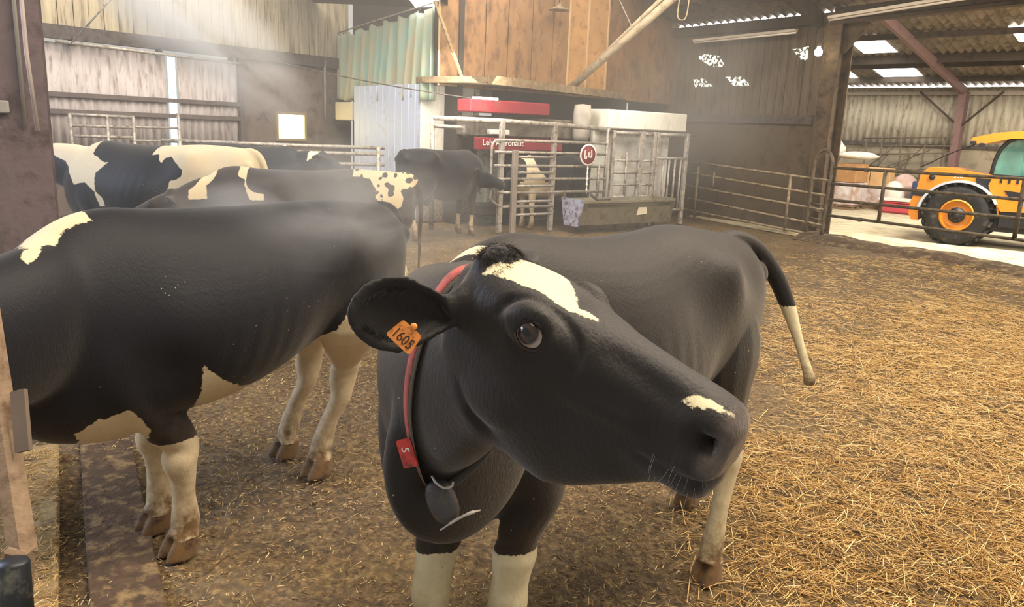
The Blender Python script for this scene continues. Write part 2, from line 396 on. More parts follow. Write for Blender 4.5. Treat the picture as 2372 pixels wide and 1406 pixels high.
def relax(me, V, w, iters):
    """Laplacian smoothing of the vertices with weight w > 0"""
    E = np.empty(len(me.edges)*2, np.int64); me.edges.foreach_get('vertices', E); E = E.reshape(-1, 2)
    sel = (w[E[:, 0]] > 0.01) | (w[E[:, 1]] > 0.01); E = E[sel]; used, inv = np.unique(E, return_inverse=True); E = inv.reshape(-1, 2)
    X = V[used].copy(); ww = w[used][:, None]; n = len(used); deg = np.bincount(E.ravel(), minlength=n)[:, None].astype(float)
    for _ in range(iters):
        A = np.stack([np.bincount(E[:, 0], X[E[:, 1], k], n) + np.bincount(E[:, 1], X[E[:, 0], k], n) for k in range(3)], 1)/np.maximum(deg, 1)
        X += (A - X)*ww*0.7
    V = V.copy(); V[used] = X; return V

def make_cow(label, pos, fwd, scale=1.0, voxel=0.012, group=None, head=None, neck=None, legs=None, tail=None, coat=None, mats=None,
             body=None, ears=None, headsecs=None, sculpt=None, udder=True, relax_it=0, iters=6, neckend=(0, 0), belly=0.0):
    """head: (poll, axis, up) in WORLD; neck: list of world control points (x,y,z,rs,ru) ; legs in cow-local metres (before scale)"""
    yaw = math.atan2(fwd[1], fwd[0])
    MW = Matrix.Translation((pos[0], pos[1], 0)) @ Matrix.Rotation(yaw, 4, 'Z') @ Matrix.Scale(scale, 4); MI = MW.inverted()
    mb = MB(); B = body or BODY
    if belly: B = [(s[0], s[1], s[2], s[3]-belly*math.exp(-((s[0]-0.05)/0.4)**2), s[4]+belly*0.6*math.exp(-((s[0]-0.05)/0.4)**2), s[5], s[6]) for s in B]
    loft(mb, B)
    for sy in (-1, 1):
        mb.ellipsoid((-0.83, sy*0.105, 1.235), (0.07, 0.05, 0.06))
        mb.ellipsoid((0.56, sy*0.165, 1.0), (0.17, 0.085, 0.24)); mb.ellipsoid((0.72, sy*0.13, 0.95), (0.13, 0.085, 0.15))
    if udder:
        mb.ellipsoid((-0.42, 0, 0.66), (0.2, 0.17, 0.15))
        for ux, uy in ((-.35, .07), (-.35, -.07), (-.49, .06), (-.49, -.06)): limb(mb, [(ux, uy, .56, .018, .018), (ux, uy, .5, .013, .013), (ux, uy, .475, .01, .01)], 8)
    L = dict(fl=((0.60, 0.15, 0.42), (0.59, 0.15, 0.13)), fr=((0.60, -0.15, 0.42), (0.59, -0.15, 0.13)),
             hl=((-0.78, 0.16, 0.50), (-0.72, 0.16, 0.13)), hr=((-0.78, -0.16, 0.50), (-0.72, -0.16, 0.13)))
    for k, v in (legs or {}).items():
        if len(v) == 2 and not hasattr(v[0], '__len__'):      # a hoof's place on the ground, in world metres
            q = MI @ Vector((v[0], v[1], 0)); hx, hy = q.x, q.y
            if k[0] == 'f': v = ((hx+0.012, lerp(hy, L[k][0][1], .35), 0.42), (hx, hy, 0.13))
            else: v = ((hx-0.075, lerp(hy, L[k][0][1], .3), 0.50), (hx, hy, 0.13))
        L[k] = v
    front_leg(mb, 1, *L['fl']); front_leg(mb, -1, *L['fr']); hind_leg(mb, 1, *L['hl']); hind_leg(mb, -1, *L['hr'])
    for k in ('fl', 'fr', 'hl', 'hr'): hoof(mb, L[k][1], 0)
    T = tail or [(-0.78, 0, 1.37, .035), (-0.88, 0, 1.34, .034), (-0.945, 0, 1.22, .028), (-0.95, 0, 1.0, .022), (-0.94, 0, .75, .019), (-0.935, 0, .58, .02), (-.93, 0, .5, .028), (-.93, 0, .38, .02)]
    if tail and tail[0] == 'world': T = [tuple(MI @ Vector(p[:3])) + (p[3],) for p in tail[1:]]
    tp = catmull(T, 4); mb.tube([p[:3] for p in tp], [max(p[3], voxel/scale*1.1) for p in tp], 10)
    HB = None
    if head:
        poll, ax, up = head[:3]; hs = head[3] if len(head) > 3 else 1.0
        MH = Matrix.Translation(poll) @ basis(ax, up).to_4x4() @ Matrix.Scale(hs, 4)
        HB = MI @ MH
        loft(mb, headsecs or HEAD, HB)
        def hp(x, y, z): return HB @ Vector((x, y, z))
        R3 = HB.to_3x3()
        mb.ellipsoid(hp(-0.01, 0, -0.02), (0.045, 0.062, 0.043), R3)
        for sy in (-1, 1):
            mb.ellipsoid(hp(0.150, sy*0.070, -0.052), (0.066, 0.052, 0.056), R3); mb.ellipsoid(hp(0.12, sy*0.078, -0.20), (0.095, 0.03, 0.085), R3)
            mb.ellipsoid(hp(0.52, sy*0.040, -0.075), (0.038, 0.032, 0.045), R3); mb.ellipsoid(hp(0.0, sy*0.085, -0.08), (0.035, 0.035, 0.035), R3)
        mb.ellipsoid(hp(0.49, 0, -0.165), (0.055, 0.048, 0.03), R3)
        E = ears or {}
        for sy in (-1, 1):
            e = E.get(sy, {})
            b = e.get('base', (0.0, sy*0.10, -0.07)); t = e.get('tip', (-0.03, sy*0.27, -0.10)); o = e.get('open', (0.75, 0, -0.35))
            wd = e.get('w', 0.105); cu = e.get('cup', 0.035)
            b, t = hp(*b), hp(*t); o = (R3 @ Vector(o)).normalized()
            ear_geo(mb, b, t, o, wd*hs/scale, thick=max(0.012, voxel*1.5/scale), cup=cu*hs/scale)
            mb.tube([hp(0.0, sy*0.07, -0.07), b.lerp(t, 0.12)], [.035*hs/scale, .028*hs/scale], 10)
        # neck
        nk = [tuple(MI @ Vector(p[:3])) + (p[3]/scale, p[4]/scale) for p in (neck or [])]
        st = [(0.45, 0, 1.06, 0.20, 0.30), (0.68, 0, 1.10, 0.165, 0.25)]
        en = hp(0.03, 0, -0.135 - neckend[0])
        if not nk:
            m = (Vector(st[-1][:3]) + en)/2; nk = [(m.x, m.y, m.z+0.02, 0.12, 0.185)]
        P = st + nk + [(en.x, en.y, en.z, 0.088*hs/scale, (0.125 + neckend[1])*hs/scale)]
        PP = catmull(P, 5); vs = []; n = 24; m_ = len(PP); upz = Vector((0, 0, 1))
        hu = (R3 @ Vector((0, 0, 1))).normalized(); prev = None
        for i in range(m_):
            t = Vector(PP[min(i+1, m_-1)][:3]) - Vector(PP[max(i-1, 0)][:3]); f = i/(m_-1); u0 = upz.lerp(hu, max(0, f-0.6)/0.4*0.6)
            s, u = frame(t, u0); c = Vector(PP[i][:3])
            for k in range(n):
                a = 2*math.pi*k/n; vs.append(c + s*math.cos(a)*PP[i][3] + u*math.sin(a)*PP[i][4])
        fs = [(i*n+k, i*n+(k+1) % n, (i+1)*n+(k+1) % n, (i+1)*n+k) for i in range(m_-1) for k in range(n)] + [tuple(reversed(range(n))), tuple((m_-1)*n+k for k in range(n))]
        mb.add(vs, fs, True)
    if sculpt and 'pre' in sculpt: sculpt['pre'](mb, MI, HB)
    me = remesh(mb, voxel/scale, iters); me.name = 'cow'
    V = getv(me); V[:, 2] = np.maximum(V[:, 2], 0.0)
    setv(me, V); Nn = np.empty(len(V)*3, np.float32); me.vertices.foreach_get('normal', Nn); Nn = Nn.reshape(-1, 3)
    for bx, by, bz, sg, am in ((-.37, .25, 1.325, .06, .028), (-.37, .22, 1.26, .09, .012), (-.16, .27, 1.22, .09, -.022), (-.60, .22, 1.30, .08, -.014), (.36, .25, 1.2, .1, -.012), (-.52, .25, .95, .12, .012), (-.25, .3, .80, .07, -.02), (.45, .27, .85, .07, -.02), (.75, 0, 1.32, .07, -.01)):
        d2 = (V[:, 0]-bx)**2 + (np.abs(V[:, 1])-by)**2 + (V[:, 2]-bz)**2
        V = V + Nn*(am*np.exp(-d2/(2*sg*sg)))[:, None]
    rib = np.sin((V[:, 0] + 0.25*(V[:, 2]-1))*2*math.pi/0.085)*0.0011*np.exp(-((V[:, 0]-0.12)/0.22)**4)*np.exp(-((V[:, 2]-0.98)/0.2)**4)
    V = V + Nn*rib[:, None]
    if HB is not None and relax_it:
        Hi = np.array(HB.inverted()); X = V@Hi[:3, :3].T + Hi[:3, 3]
        w = np.clip((V[:, 0]-0.45)/0.2, 0, 1)*np.clip((V[:, 2]-0.72)/0.1, 0, 1)*np.maximum(np.clip((-0.02-X[:, 0])/0.05, 0, 1), np.clip((-0.30-X[:, 2])/0.06, 0, 1)*np.clip((.25-X[:, 0])/.05, 0, 1))
        w *= 1-np.clip((np.abs(X[:, 1])-0.12)/0.02, 0, 1)*(X[:, 2] > -.2)*(X[:, 0] > -.2)
        V = relax(me, V, w, relax_it)
    if sculpt and 'post' in sculpt: V = sculpt['post'](V, me, HB)
    setv(me, V)
    VH = None
    if HB is not None:
        Hi = np.array(HB.inverted()); VH = V@Hi[:3, :3].T + Hi[:3, 3]
    c, skin = coat(V, VH) if coat else (np.full(len(V), -1.0), np.zeros(len(V)))
    # hooves count as dark horn
    hz = V[:, 2] < 0.085
    c = np.where(hz, -0.05, c)
    setattr_f(me, 'coat', c)
    soil = np.clip((0.75 - V[:, 2])/0.6, 0, 1)*0.55 + np.clip((0.22-V[:, 2])/0.15, 0, 1)*0.8
    if HB is not None: soil *= np.where((np.abs(VH[:, 1]) < .3) & (VH[:, 0] > -.1) & (VH[:, 0] < .7) & (np.abs(VH[:, 2]) < .4), 0, 1)
    soil = np.where((V[:, 0] < -.93) & (V[:, 2] < 1.0), np.clip((1.0-V[:, 2])*5, .2, 1.1), soil)
    setattr_f(me, 'soil', soil)
    if VH is not None:
        nose = np.clip((VH[:, 0]-0.535)/0.02, 0, 1)*(np.abs(VH[:, 1]) < .1)*(np.abs(VH[:, 2]+.08) < .12)
        nose = np.maximum(nose, np.clip((VH[:, 0]-0.512)/0.025, 0, 1)*np.clip((VH[:, 2]+.135)/.02, 0, 1)*(np.abs(VH[:, 1]) < .1)*(VH[:, 0] < .62))
        skin = np.maximum(skin, nose)
    setattr_f(me, 'skin', skin)
    o = bpy.data.objects.new('cow', me); COL.objects.link(o); o.matrix_world = MW
    me.materials.append(mats)
    tag(o, label, 'cow', group)
    return o, HB, MW

def poly_coat(polys=(), top=(), socks=(), speck=None, extra=None):
    """polys: (side, [(x, z)...]) on the flank; top: [(x, y)...] on the head's forehead; socks: (xmin, xmax, side, z)"""
    def f(V, H):
        c = np.full(len(V), -0.25)
        for side, P in polys:
            d = sdf_poly(V[:, [0, 2]], P)
            if side: d = np.where(V[:, 1]*side > -0.02, d, -0.25)
            if speck:
                r = rnd(speck); 
                for _ in range(46):
                    q = (r.uniform(-.95, -.42), r.uniform(1.08, 1.42)); d = np.minimum(d, np.hypot(V[:, 0]-q[0], V[:, 2]-q[1]) - r.uniform(.005, .028))
            c = np.maximum(c, d)
        for x0, x1, side, z in socks:
            m = (V[:, 0] > x0) & (V[:, 0] < x1) & (V[:, 1]*side > -0.01 if side else True)
            c = np.where(m, np.maximum(c, z - V[:, 2]), c)
        if extra: c = extra(V, H, c)
        return c, np.zeros(len(V))
    return f
def strands(name, roots, dirs, length, r, material, parent, seed=1, curl=0.3, seg=5, normals=None):
    """fine tapered hairs as one mesh"""
    R = rnd(seed); mb = MB()
    for i, (p, d) in enumerate(zip(roots, dirs)):
        p = Vector(p); d = Vector(d).normalized(); L = length*R.uniform(.6, 1.15); pts = [p]; rd = Vector((R.gauss(0, 1), R.gauss(0, 1), R.gauss(0, 1))).normalized()
        nn = Vector(normals[i]).normalized() if normals is not None else None
        for k in range(1, seg):
            dd = (d + rd*curl*k/seg)
            if nn is not None: dd = dd + nn*(0.35 - 0.5*k/seg)
            pts.append(pts[-1] + dd.normalized()*L/(seg-1))
        mb.tube(pts, [r*(1-0.85*k/(seg-1)) for k in range(seg)], 3, caps=False)
    return mb.build(name, material, parent, recalc=False)

# ------------------------------------------------------------------ the herd
HOL = coat_material('coat_hero', '#141110', '#d9cba4', grey='#241f1b')
HOLA = coat_material('coat_near_left', '#0f1014', '#d6c3a0', grey='#191920')
HOLC = coat_material('coat_brownish', '#1e1a18', '#d8c49a', grey='#3a3028', dirtcol='#5e4a36', dirt_amt=.6)
HOLB = coat_material('coat_far', '#13151a', '#dbc8a4', grey='#1d1f25')

HERO_POLL = (-0.0201, 1.4039, 1.6211); HERO_A = (0.7642, -0.5569, -0.3253); HERO_U = (0.2225, -0.2457, 0.9435)
HEAD_HERO = [
    (-0.06, -0.05, -0.13, -0.24, 0.05, 2, 2), (-0.04, -0.02, -0.13, -0.28, 0.082, 2.2, 2), (0.0, 0.0, -0.12, -0.32, 0.100, 2.4, 2), (0.06, 0.008, -0.10, -0.35, 0.110, 2.5, 2),
    (0.12, 0.010, -0.09, -0.370, 0.114, 2.6, 1.9), (0.18, 0.008, -0.09, -0.39, 0.112, 2.5, 1.8), (0.24, 0.004, -0.09, -0.386, 0.102, 2.3, 1.8),
    (0.30, 0.000, -0.09, -0.355, 0.088, 2.2, 1.8), (0.36, -0.002, -0.085, -0.306, 0.076, 2.1, 1.9), (0.42, -0.004, -0.085, -0.256, 0.068, 2.1, 2.0),
    (0.47, -0.006, -0.085, -0.212, 0.068, 2.2, 2.2), (0.515, -0.014, -0.085, -0.20, 0.070, 2.5, 2.4), (0.540, -0.028, -0.085, -0.19, 0.068, 2.6, 2.4), (0.553, -0.048, -0.09, -0.155, 0.048, 2.3, 2.2)]
BODY_HERO = [(x, t + 0.065*min(1, max(0, (x+0.75)/0.5)) + 0.03*min(1, max(0, (x-0.1)/0.4)), c + (0.03 if x > 0.3 else 0), b + 0.20*math.exp(-((x-0.1)/0.5)**2), w*(0.92 if x < .3 else .86), nu, nl) for x, t, c, b, w, nu, nl in BODY]
BODY_A = [(x, t + 0.035*min(1, max(0, (x+0.75)/0.9)), c, b + 0.09*math.exp(-((x+0.15)/0.4)**2) - (0.06 if x > .5 else 0), w, nu, nl) for x, t, c, b, w, nu, nl in BODY]
def pre_hero(mb, MI, H):
    R = MI.to_3x3(); p = MI @ Vector((-0.10, 1.79, 1.10))
    mb.ellipsoid(p, (0.25, 0.08, 0.26))
def post_hero(V, me, H):
    Hm = np.array(H); Hi = np.array(H.inverted()); X = V@Hi[:3, :3].T + Hi[:3, 3]
    m = (X[:, 0] > -.25) & (X[:, 0] < .65) & (np.abs(X[:, 1]) < .2) & (X[:, 2] > -.45) & (X[:, 2] < .15)
    idx = np.nonzero(m)[0]; Y = X[idx]; setv(me, V); N = np.empty(len(V)*3, np.float32); me.vertices.foreach_get('normal', N); N = (N.reshape(-1, 3)[idx])@Hi[:3, :3].T
    N /= np.linalg.norm(N, axis=1)[:, None]
    Y0 = Y.copy()
    def br(p, sg, am, d=None, both=True):
        for sy in ((1, -1) if both else (1,)):
            q = np.array(p)*(1, sy, 1); w = am*np.exp(-((Y0-q)**2).sum(1)/(2*sg*sg))
            Y[:] += (N if d is None else (np.array(d)*(1, sy, 1))[None, :])*w[:, None]
    def line(P, sg, am, n=14, d=None, both=True):
        C = catmull(P, n); L = sum(np.linalg.norm(C[i+1]-C[i]) for i in range(len(C)-1)); k = am*min(1.0, (L/len(C))/(sg*2.0)*1.0)*1.0
        for q in C: br(q, sg, k, d, both)
    br((.165, -.108, -.03), .035, .004); br((.17, -.114, -.048), .013, -.019); br((.10, -.11, -.075), .028, -.008); br((.17, 0, .01), .03, -.006)
    line([(.118, -.105, -.045), (.14, -.098, -.018), (.175, -.095, -.010), (.205, -.098, -.022), (.222, -.098, -.042)], .009, .006)
    line([(.092, -.10, -.055), (.10, -.09, -.020), (.14, -.072, .0), (.19, -.068, .0), (.235, -.075, -.015), (.262, -.083, -.045), (.268, -.085, -.08)], .0065, -.008)
    line([(.13, -.115, -.075), (.17, -.115, -.088), (.21, -.108, -.075)], .008, -.005)
    br((.225, -.100, -.048), .010, .004); br((.25, -.085, -.15), .04, -.008); br((.16, -.11, -.23), .06, .008)
    line([(.26, -.088, -.12), (.34, -.078, -.115), (.41, -.072, -.105)], .016, .007)
    line([(.30, -.06, -.02), (.38, -.055, -.03), (.45, -.055, -.04)], .016, -.006)
    for q, sg, am in (((.534, -.062, -.066), .017, -.036), ((.516, -.068, -.076), .015, -.030), ((.502, -.070, -.064), .011, -.014)): br(q, sg, am, d=None)
    line([(.505, -.073, -.052), (.522, -.068, -.036), (.545, -.058, -.036), (.560, -.046, -.050)], .009, .008)
    line([(.512, -.075, -.088), (.53, -.069, -.094), (.548, -.06, -.088)], .008, .005)
    line([(.562, -.02, -.138), (.545, -.055, -.143), (.505, -.072, -.150), (.46, -.070, -.160), (.42, -.068, -.170)], .007, -.009)
    br((.50, -.045, -.19), .025, .007); br((.40, -.06, -.21), .03, -.006); br((.505, -.072, -.12), .02, .007)
    line([(-.05, -.06, -.02), (-.05, -.09, -.10)], .02, -.006)
    V = V.copy(); V[idx] = Y@Hm[:3, :3].T + Hm[:3, 3]; return V
BLAZE = [(.010, -.066), (.014, -.035), (.028, -.017), (.034, .0), (.026, .035), (.05, .058), (.097, .060), (.135, .045), (.177, .012), (.202, -.015), (.245, -.022), (.205, -.040), (.167, -.047), (.127, -.047), (.082, -.057), (.038, -.059)]
SNIP = [(.455, -.043), (.470, -.036), (.478, -.040), (.487, -.031), (.504, -.026), (.528, -.014), (.534, -.020), (.515, -.031), (.5, -.037), (.482, -.043), (.470, -.046)]
def hero_extra(V, H, c):
    on = (H[:, 2] > -.035) & (np.abs(H[:, 1]) < .09) & (H[:, 0] > -.02) & (H[:, 0] < .6)
    c = np.where(on, np.maximum(sdf_poly(H[:, :2], BLAZE), sdf_poly(H[:, :2], SNIP)), c)
    w = np.minimum(0.02 - np.abs(V[:, 0] - 0.69 - 0.6*np.abs(V[:, 1]-0.02)), 0.11-np.abs(V[:, 1]-0.02)); w = np.where((V[:, 2] > 1.36) & (H[:, 0] < -.12), w, -1); c = np.maximum(c, w)
    tl = V[:, 0] < -.93
    return np.where(tl, np.maximum(c, 1.105 - V[:, 2]), c)
hero_coat = poly_coat(socks=((.45, .9, 1, .605), (.45, .95, -1, .565), (-1, -.3, 0, .55)), extra=hero_extra)
LEGK = 1.1; LEGU = .86
hero, HB, HMW = make_cow('black cow in front turning her head, orange ear tag 1605 and red collar', (0.37, 2.68), (-0.66, -0.75), 1.045, voxel=0.0055, group=None,
    head=(HERO_POLL, HERO_A, HERO_U, 0.94), headsecs=HEAD_HERO, body=BODY_HERO, neck=[(-0.21, 2.0, 1.22, 0.145, 0.27), (-0.13, 1.67, 1.33, 0.125, 0.24)], neckend=(.05, .06), udder=False, sculpt=dict(pre=pre_hero, post=post_hero),
    ears={-1: dict(base=(0.0, -0.10, -0.10), tip=(-0.085, -0.30, -0.10), open=(0.568, -0.659, 0.40), w=0.135, cup=0.045), 1: dict(tip=(-0.12, 0.22, -0.10))},
    legs=dict(fl=(0.02, 2.16), fr=(-0.17, 2.14), hl=(0.90, 3.03), hr=(0.97, 3.74)),
    tail=['world', (0.80, 3.10, 1.40, .03), (0.898, 3.246, 1.438, .040), (1.023, 3.314, 1.40, .040), (1.131, 3.34, 1.29, .038), (1.20, 3.33, 1.163, .034), (1.26, 3.294, .999, .021), (1.291, 3.25, .896, .021), (1.305, 3.238, .85, .026), (1.309, 3.238, .82, .024)],
    coat=hero_coat, mats=HOL, iters=14, relax_it=90)

# eyes: one ball, two lids each
EYE = mat('eye_white', '#b9a796', rough=0.12, spec=0.6)
def eye_material():
    m = bpy.data.materials.new('cow_eye'); m.use_nodes = True; nt = m.node_tree; N = nt.nodes; L = nt.links; b = N['Principled BSDF']
    b.inputs['Roughness'].default_value = 0.16; b.inputs['Specular IOR Level'].default_value = 0.3; b.inputs['Coat Weight'].default_value = 0.35; b.inputs['Coat Roughness'].default_value = 0.02
    tc = N.new('ShaderNodeTexCoord'); sx = N.new('ShaderNodeSeparateXYZ'); L.new(tc.outputs['Object'], sx.inputs[0])
    def M(op, a, c=None):
        n = N.new('ShaderNodeMath'); n.operation = op
        for i, v in enumerate((a, c)):
            if v is None: continue
            if isinstance(v, (int, float)): n.inputs[i].default_value = v
            else: L.new(v, n.inputs[i])
        return n.outputs[0]
    r = M('SQRT', M('ADD', M('POWER', sx.outputs[0], 2.0), M('POWER', sx.outputs[1], 2.0)))
    pu = M('SQRT', M('ADD', M('POWER', M('MULTIPLY', sx.outputs[0], 0.62), 2.0), M('POWER', sx.outputs[1], 2.0)))
    cr = N.new('ShaderNodeValToRGB'); L.new(M('MULTIPLY', r, 31.0), cr.inputs[0]); e = cr.color_ramp.elements
    e[0].position = 0.0; e[0].color = S('#3a2a20'); e[1].position = 0.60; e[1].color = S('#241812')
    q = cr.color_ramp.elements.new(0.70); q.color = S('#8d7c70'); q = cr.color_ramp.elements.new(0.86); q.color = S('#c2b5aa')
    pr = N.new('ShaderNodeMapRange'); pr.inputs[1].default_value = 0.0055; pr.inputs[2].default_value = 0.0075; L.new(pu, pr.inputs[0])
    mx = N.new('ShaderNodeMix'); mx.data_type = 'RGBA'; L.new(pr.outputs[0], mx.inputs[0]); mx.inputs[6].default_value = (0.003, 0.003, 0.004, 1); L.new(cr.outputs[0], mx.inputs[7])
    L.new(mx.outputs[2], b.inputs['Base Color']); return m
EYEM = eye_material(); LID = mat('eyelid', '#2a211e', rough=0.45, spec=0.35); LASH = mat('lash', '#15110f', rough=0.6)
def put_eye(sy):
    hc = Vector((.170, sy*.0985, -.048)); n = Vector((.24, sy*.95, .17)).normalized()
    look = Vector((.06, sy*.88, .36)).normalized()
    HS = HB.to_3x3(); sc = HS.col[0].length
    o = MB().ellipsoid((0, 0, 0), (.0275, .0275, .0275), n=32, m=20).build('eyeball', EYEM, hero)
    z = (HS @ look).normalized(); x = (HS @ Vector((1, 0, -.25))); x = (x - z*x.dot(z)).normalized(); y = z.cross(x)
    o.matrix_local = Matrix.Translation(HB @ hc) @ (Matrix((x, y, z)).transposed() @ Matrix.Scale(sc, 3)).to_4x4()
    ex = Vector((1, 0, -.22)); ex = (ex - n*ex.dot(n)).normalized(); ey = n.cross(ex)
    if ey.z < 0: ey = -ey
    for nm, s0 in (('upper_eyelid', 1), ('lower_eyelid', -1)):
        mb = MB(); P = []; P2 = []
        for k in range(15):
            a = math.pi*k/14; ca, sa = math.cos(a), math.sin(a)*s0
            q = ex*(ca*.0300) + ey*(sa*(.0235 if s0 > 0 else .0215)); q = q + n*(math.sqrt(max(0.0288**2 - q.length_squared, 1e-5)) if q.length < .0288 else .003)
            P.append(HB @ (hc + q*1.03)); q2 = ex*(ca*.037) + ey*(sa*.033) + n*(.0095 - .004*abs(ca)); P2.append(HB @ (hc + q2))
        vs = []; n_ = len(P); H3 = (HS @ n).normalized()
        for a_, b_ in zip(P, P2):
            m_ = (a_ + b_)/2 + H3*.003; vs += [a_ - H3*.002, a_ + H3*.0015, m_, b_, b_ - H3*.008]
        mb.add(vs, [(5*i+j, 5*i+5+j, 5*i+6+j, 5*i+1+j) for i in range(n_-1) for j in range(4)], True)
        mb.build(nm, LID, hero)
        if s0 > 0:
            strands('eyelashes', [P[i].lerp(P[i+1], t) for i in range(2, 12) for t in (0, .33, .66)], [(HS @ (n*1.0 + ey*.3)).normalized()]*30, .014, .0005, LASH, hero, 5, .35)
put_eye(-1); put_eye(1)
# ear tag on the right ear
TAGM = mat('tag_orange', '#e08a3e', rough=0.5, var=.12, vscale=60, dirt='#8a5426', dscale=90, damt=.45); TAGT = mat('tag_print', '#3a2412', rough=.7)
def world_child(name, mb, m, parent, PM): 
    o = mb.build(name, m); o.parent = parent; o.matrix_parent_inverse = Matrix.Identity(4)
    o.matrix_local = PM.inverted(); return o
TAGP = (-0.1768, 1.2566, 1.5051)
te = Vector((0.7637, -0.1408, -0.63)).normalized(); tu = Vector((0.6455, 0.1666, 0.7453)); tu = (tu - te*te.dot(tu)).normalized(); tn = te.cross(tu)
tR = Matrix((te, tu, tn)).transposed().to_4x4()
tM = Matrix.Translation(TAGP) @ tR
def rrect(w, h, r, taper=0, n=5):
    P = []
    for cx_, cy_, a0 in ((w/2-r, -h/2+r, -90), (w/2-r-taper, h/2-r, 0), (-w/2+r+taper, h/2-r, 90), (-w/2+r, -h/2+r, 180)):
        for k in range(n+1):
            a = math.radians(a0+90*k/n); P.append((cx_+r*math.cos(a), cy_+r*math.sin(a)))
    return P
g_ = MB(); g_.prism(rrect(.052, .038, .005, .004), (0, 0, 0), (1, 0, 0), (0, 1, 0), .002)
g_.lathe([(0, .0), (.006, .0), (.006, .006), (.004, .008), (0, .008)], (0, .022, -.002), (0, 0, 1), 16)
ear_tag = g_.build('ear_tag', TAGM, hero); ear_tag['label'] = 'orange plastic ear tag printed 1605'; ear_tag.matrix_local = HMW.inverted() @ tM
text_mesh('1605', .0225, 'tag_number', TAGT, ear_tag, Matrix.Translation((0, -.005, .0022)), .0003, (.92, 1.15))
# collar
HBV = BVHTree.FromPolygons([v.co for v in hero.data.vertices], [p.vertices for p in hero.data.polygons])
cn = Vector((.46, -.86, -.25)).normalized(); cc = Vector((-.083, 1.597, 1.312)); cs = Vector((0, 0, 1)).cross(cn).normalized(); cu_ = cn.cross(cs)
if cu_.z < 0: cu_ = -cu_
HI = HMW.inverted(); rr = []; NC = 96
for k in range(NC):
    a = 2*math.pi*k/NC; d = cs*math.cos(a) + cu_*math.sin(a)
    l, n_, i_, t_ = HBV.ray_cast(HI @ cc, (HI.to_3x3() @ d).normalized())
    r_ = (HMW @ l - cc).length if l else .2
    rr.append(min(r_, .14 + .13*abs(math.sin(a))))
for _ in range(6): rr = [max(rr[k], (rr[k-1] + rr[(k+1) % NC])/2) for k in range(NC)]
rr = [(rr[k-1]+rr[k]+rr[(k+1) % NC])/3 + .006 for k in range(NC)]
def collar_band(w0, w1, off, th):
    mb = MB(); vs = []
    for k in range(NC):
        a = 2*math.pi*k/NC; d = cs*math.cos(a) + cu_*math.sin(a); p = cc + d*(rr[k]+off)
        vs += [p + cn*w0, p + cn*w1, p + cn*w1 + d*th, p + cn*w0 + d*th]
    fs = [(4*k+j, 4*k+(j+1) % 4, 4*((k+1) % NC)+(j+1) % 4, 4*((k+1) % NC)+j) for k in range(NC) for j in range(4)]
    mb.add(vs, fs, True); return mb
COLG = mat('collar_webbing', '#5d564c', rough=.85, var=.15, vscale=80, bump=.3, bscale=300); COLR = mat('collar_red', '#a8554c', rough=.7, var=.25, vscale=40, dirt='#6a4038', dscale=30, damt=.5)
def wl(o): o.matrix_local = HI; return o
collar = wl(collar_band(-.022, .022, 0, .003).build('collar', COLG, hero)); collar['label'] = 'grey webbing neck collar with a red stripe'
def sub(name, mb, m, label=None):
    o = mb.build(name, m, collar)
    if label: o['label'] = label
    return o
sub('red_stripe', collar_band(-.019, .007, .003, .0012), COLR)
def on_collar(px_a): 
    k = int(round(px_a/(2*math.pi)*NC)) % NC; a = 2*math.pi*k/NC; d = cs*math.cos(a) + cu_*math.sin(a); return cc + d*(rr[k]+.006), d, (d.cross(cn)).normalized()
# number plate, transponder pod and its cord on the collar
Pc, Pd, Pt = on_collar(2*math.pi*61.6/96); pz = -cn; pt = Pt
RED = mat('plate_red', '#b3342e', rough=.45, dirt='#5f2a22', dscale=60, damt=.4); WHT = mat('print_white', '#d8cfc0', rough=.6)
pd_ = Vector((-.25, -.93, .1)).normalized(); px_ = (Vector((.35, -.05, -.93))); px_ = (px_ - pd_*px_.dot(pd_)).normalized(); py_ = pd_.cross(px_)
pM = Matrix.Translation(Pc + pd_*.02) @ Matrix((px_, py_, pd_)).transposed().to_4x4()
pl = MB(); pl.prism(rrect(.062, .034, .004), (0, 0, 0), (1, 0, 0), (0, 1, 0), .005)
plate = pl.build('number_plate', RED, collar); plate['label'] = 'red plastic number plate on the collar'; plate.matrix_local = pM
text_mesh('5', .026, 'plate_number', WHT, plate, Matrix.Translation((-.008, -.001, .0055)) @ Matrix.Rotation(math.radians(-12), 4, 'Z'), .0004)
PODM = mat('pod_grey', '#3d3a39', rough=.5, var=.2, vscale=30, dirt='#57493c', dscale=25, damt=.35, bump=.15, bscale=120)
CORD = mat('cord_white', '#a39c93', rough=.8)
ax_ = Vector((.40, -.14, -.90)).normalized(); nz_ = Vector((.0, -1, .2)); nz_ = (nz_ - ax_*nz_.dot(ax_)).normalized(); sd_ = nz_.cross(ax_)
pR = Matrix((sd_, nz_, ax_)).transposed(); pp = Vector((-0.1353, 1.5816, 1.0408))
g_ = MB(); vs = []; n = 28; prof = [(-.052, .004), (-.050, .014), (-.044, .023), (-.03, .030), (-.01, .033), (.012, .0325), (.03, .029), (.043, .022), (.05, .012), (.052, .003)]
for h, r in prof:
    for k in range(n):
        a_ = 2*math.pi*k/n; vs.append(pp + pR @ Vector((r*math.copysign(abs(math.cos(a_))**.8, math.cos(a_)), .62*r*math.sin(a_)*(1.15 if math.sin(a_) > 0 else .7), h)))
g_.add(vs, [(i*n+k, i*n+(k+1) % n, (i+1)*n+(k+1) % n, (i+1)*n+k) for i in range(len(prof)-1) for k in range(n)] + [tuple(range(n)), tuple((len(prof)-1)*n+k for k in range(n))], True)
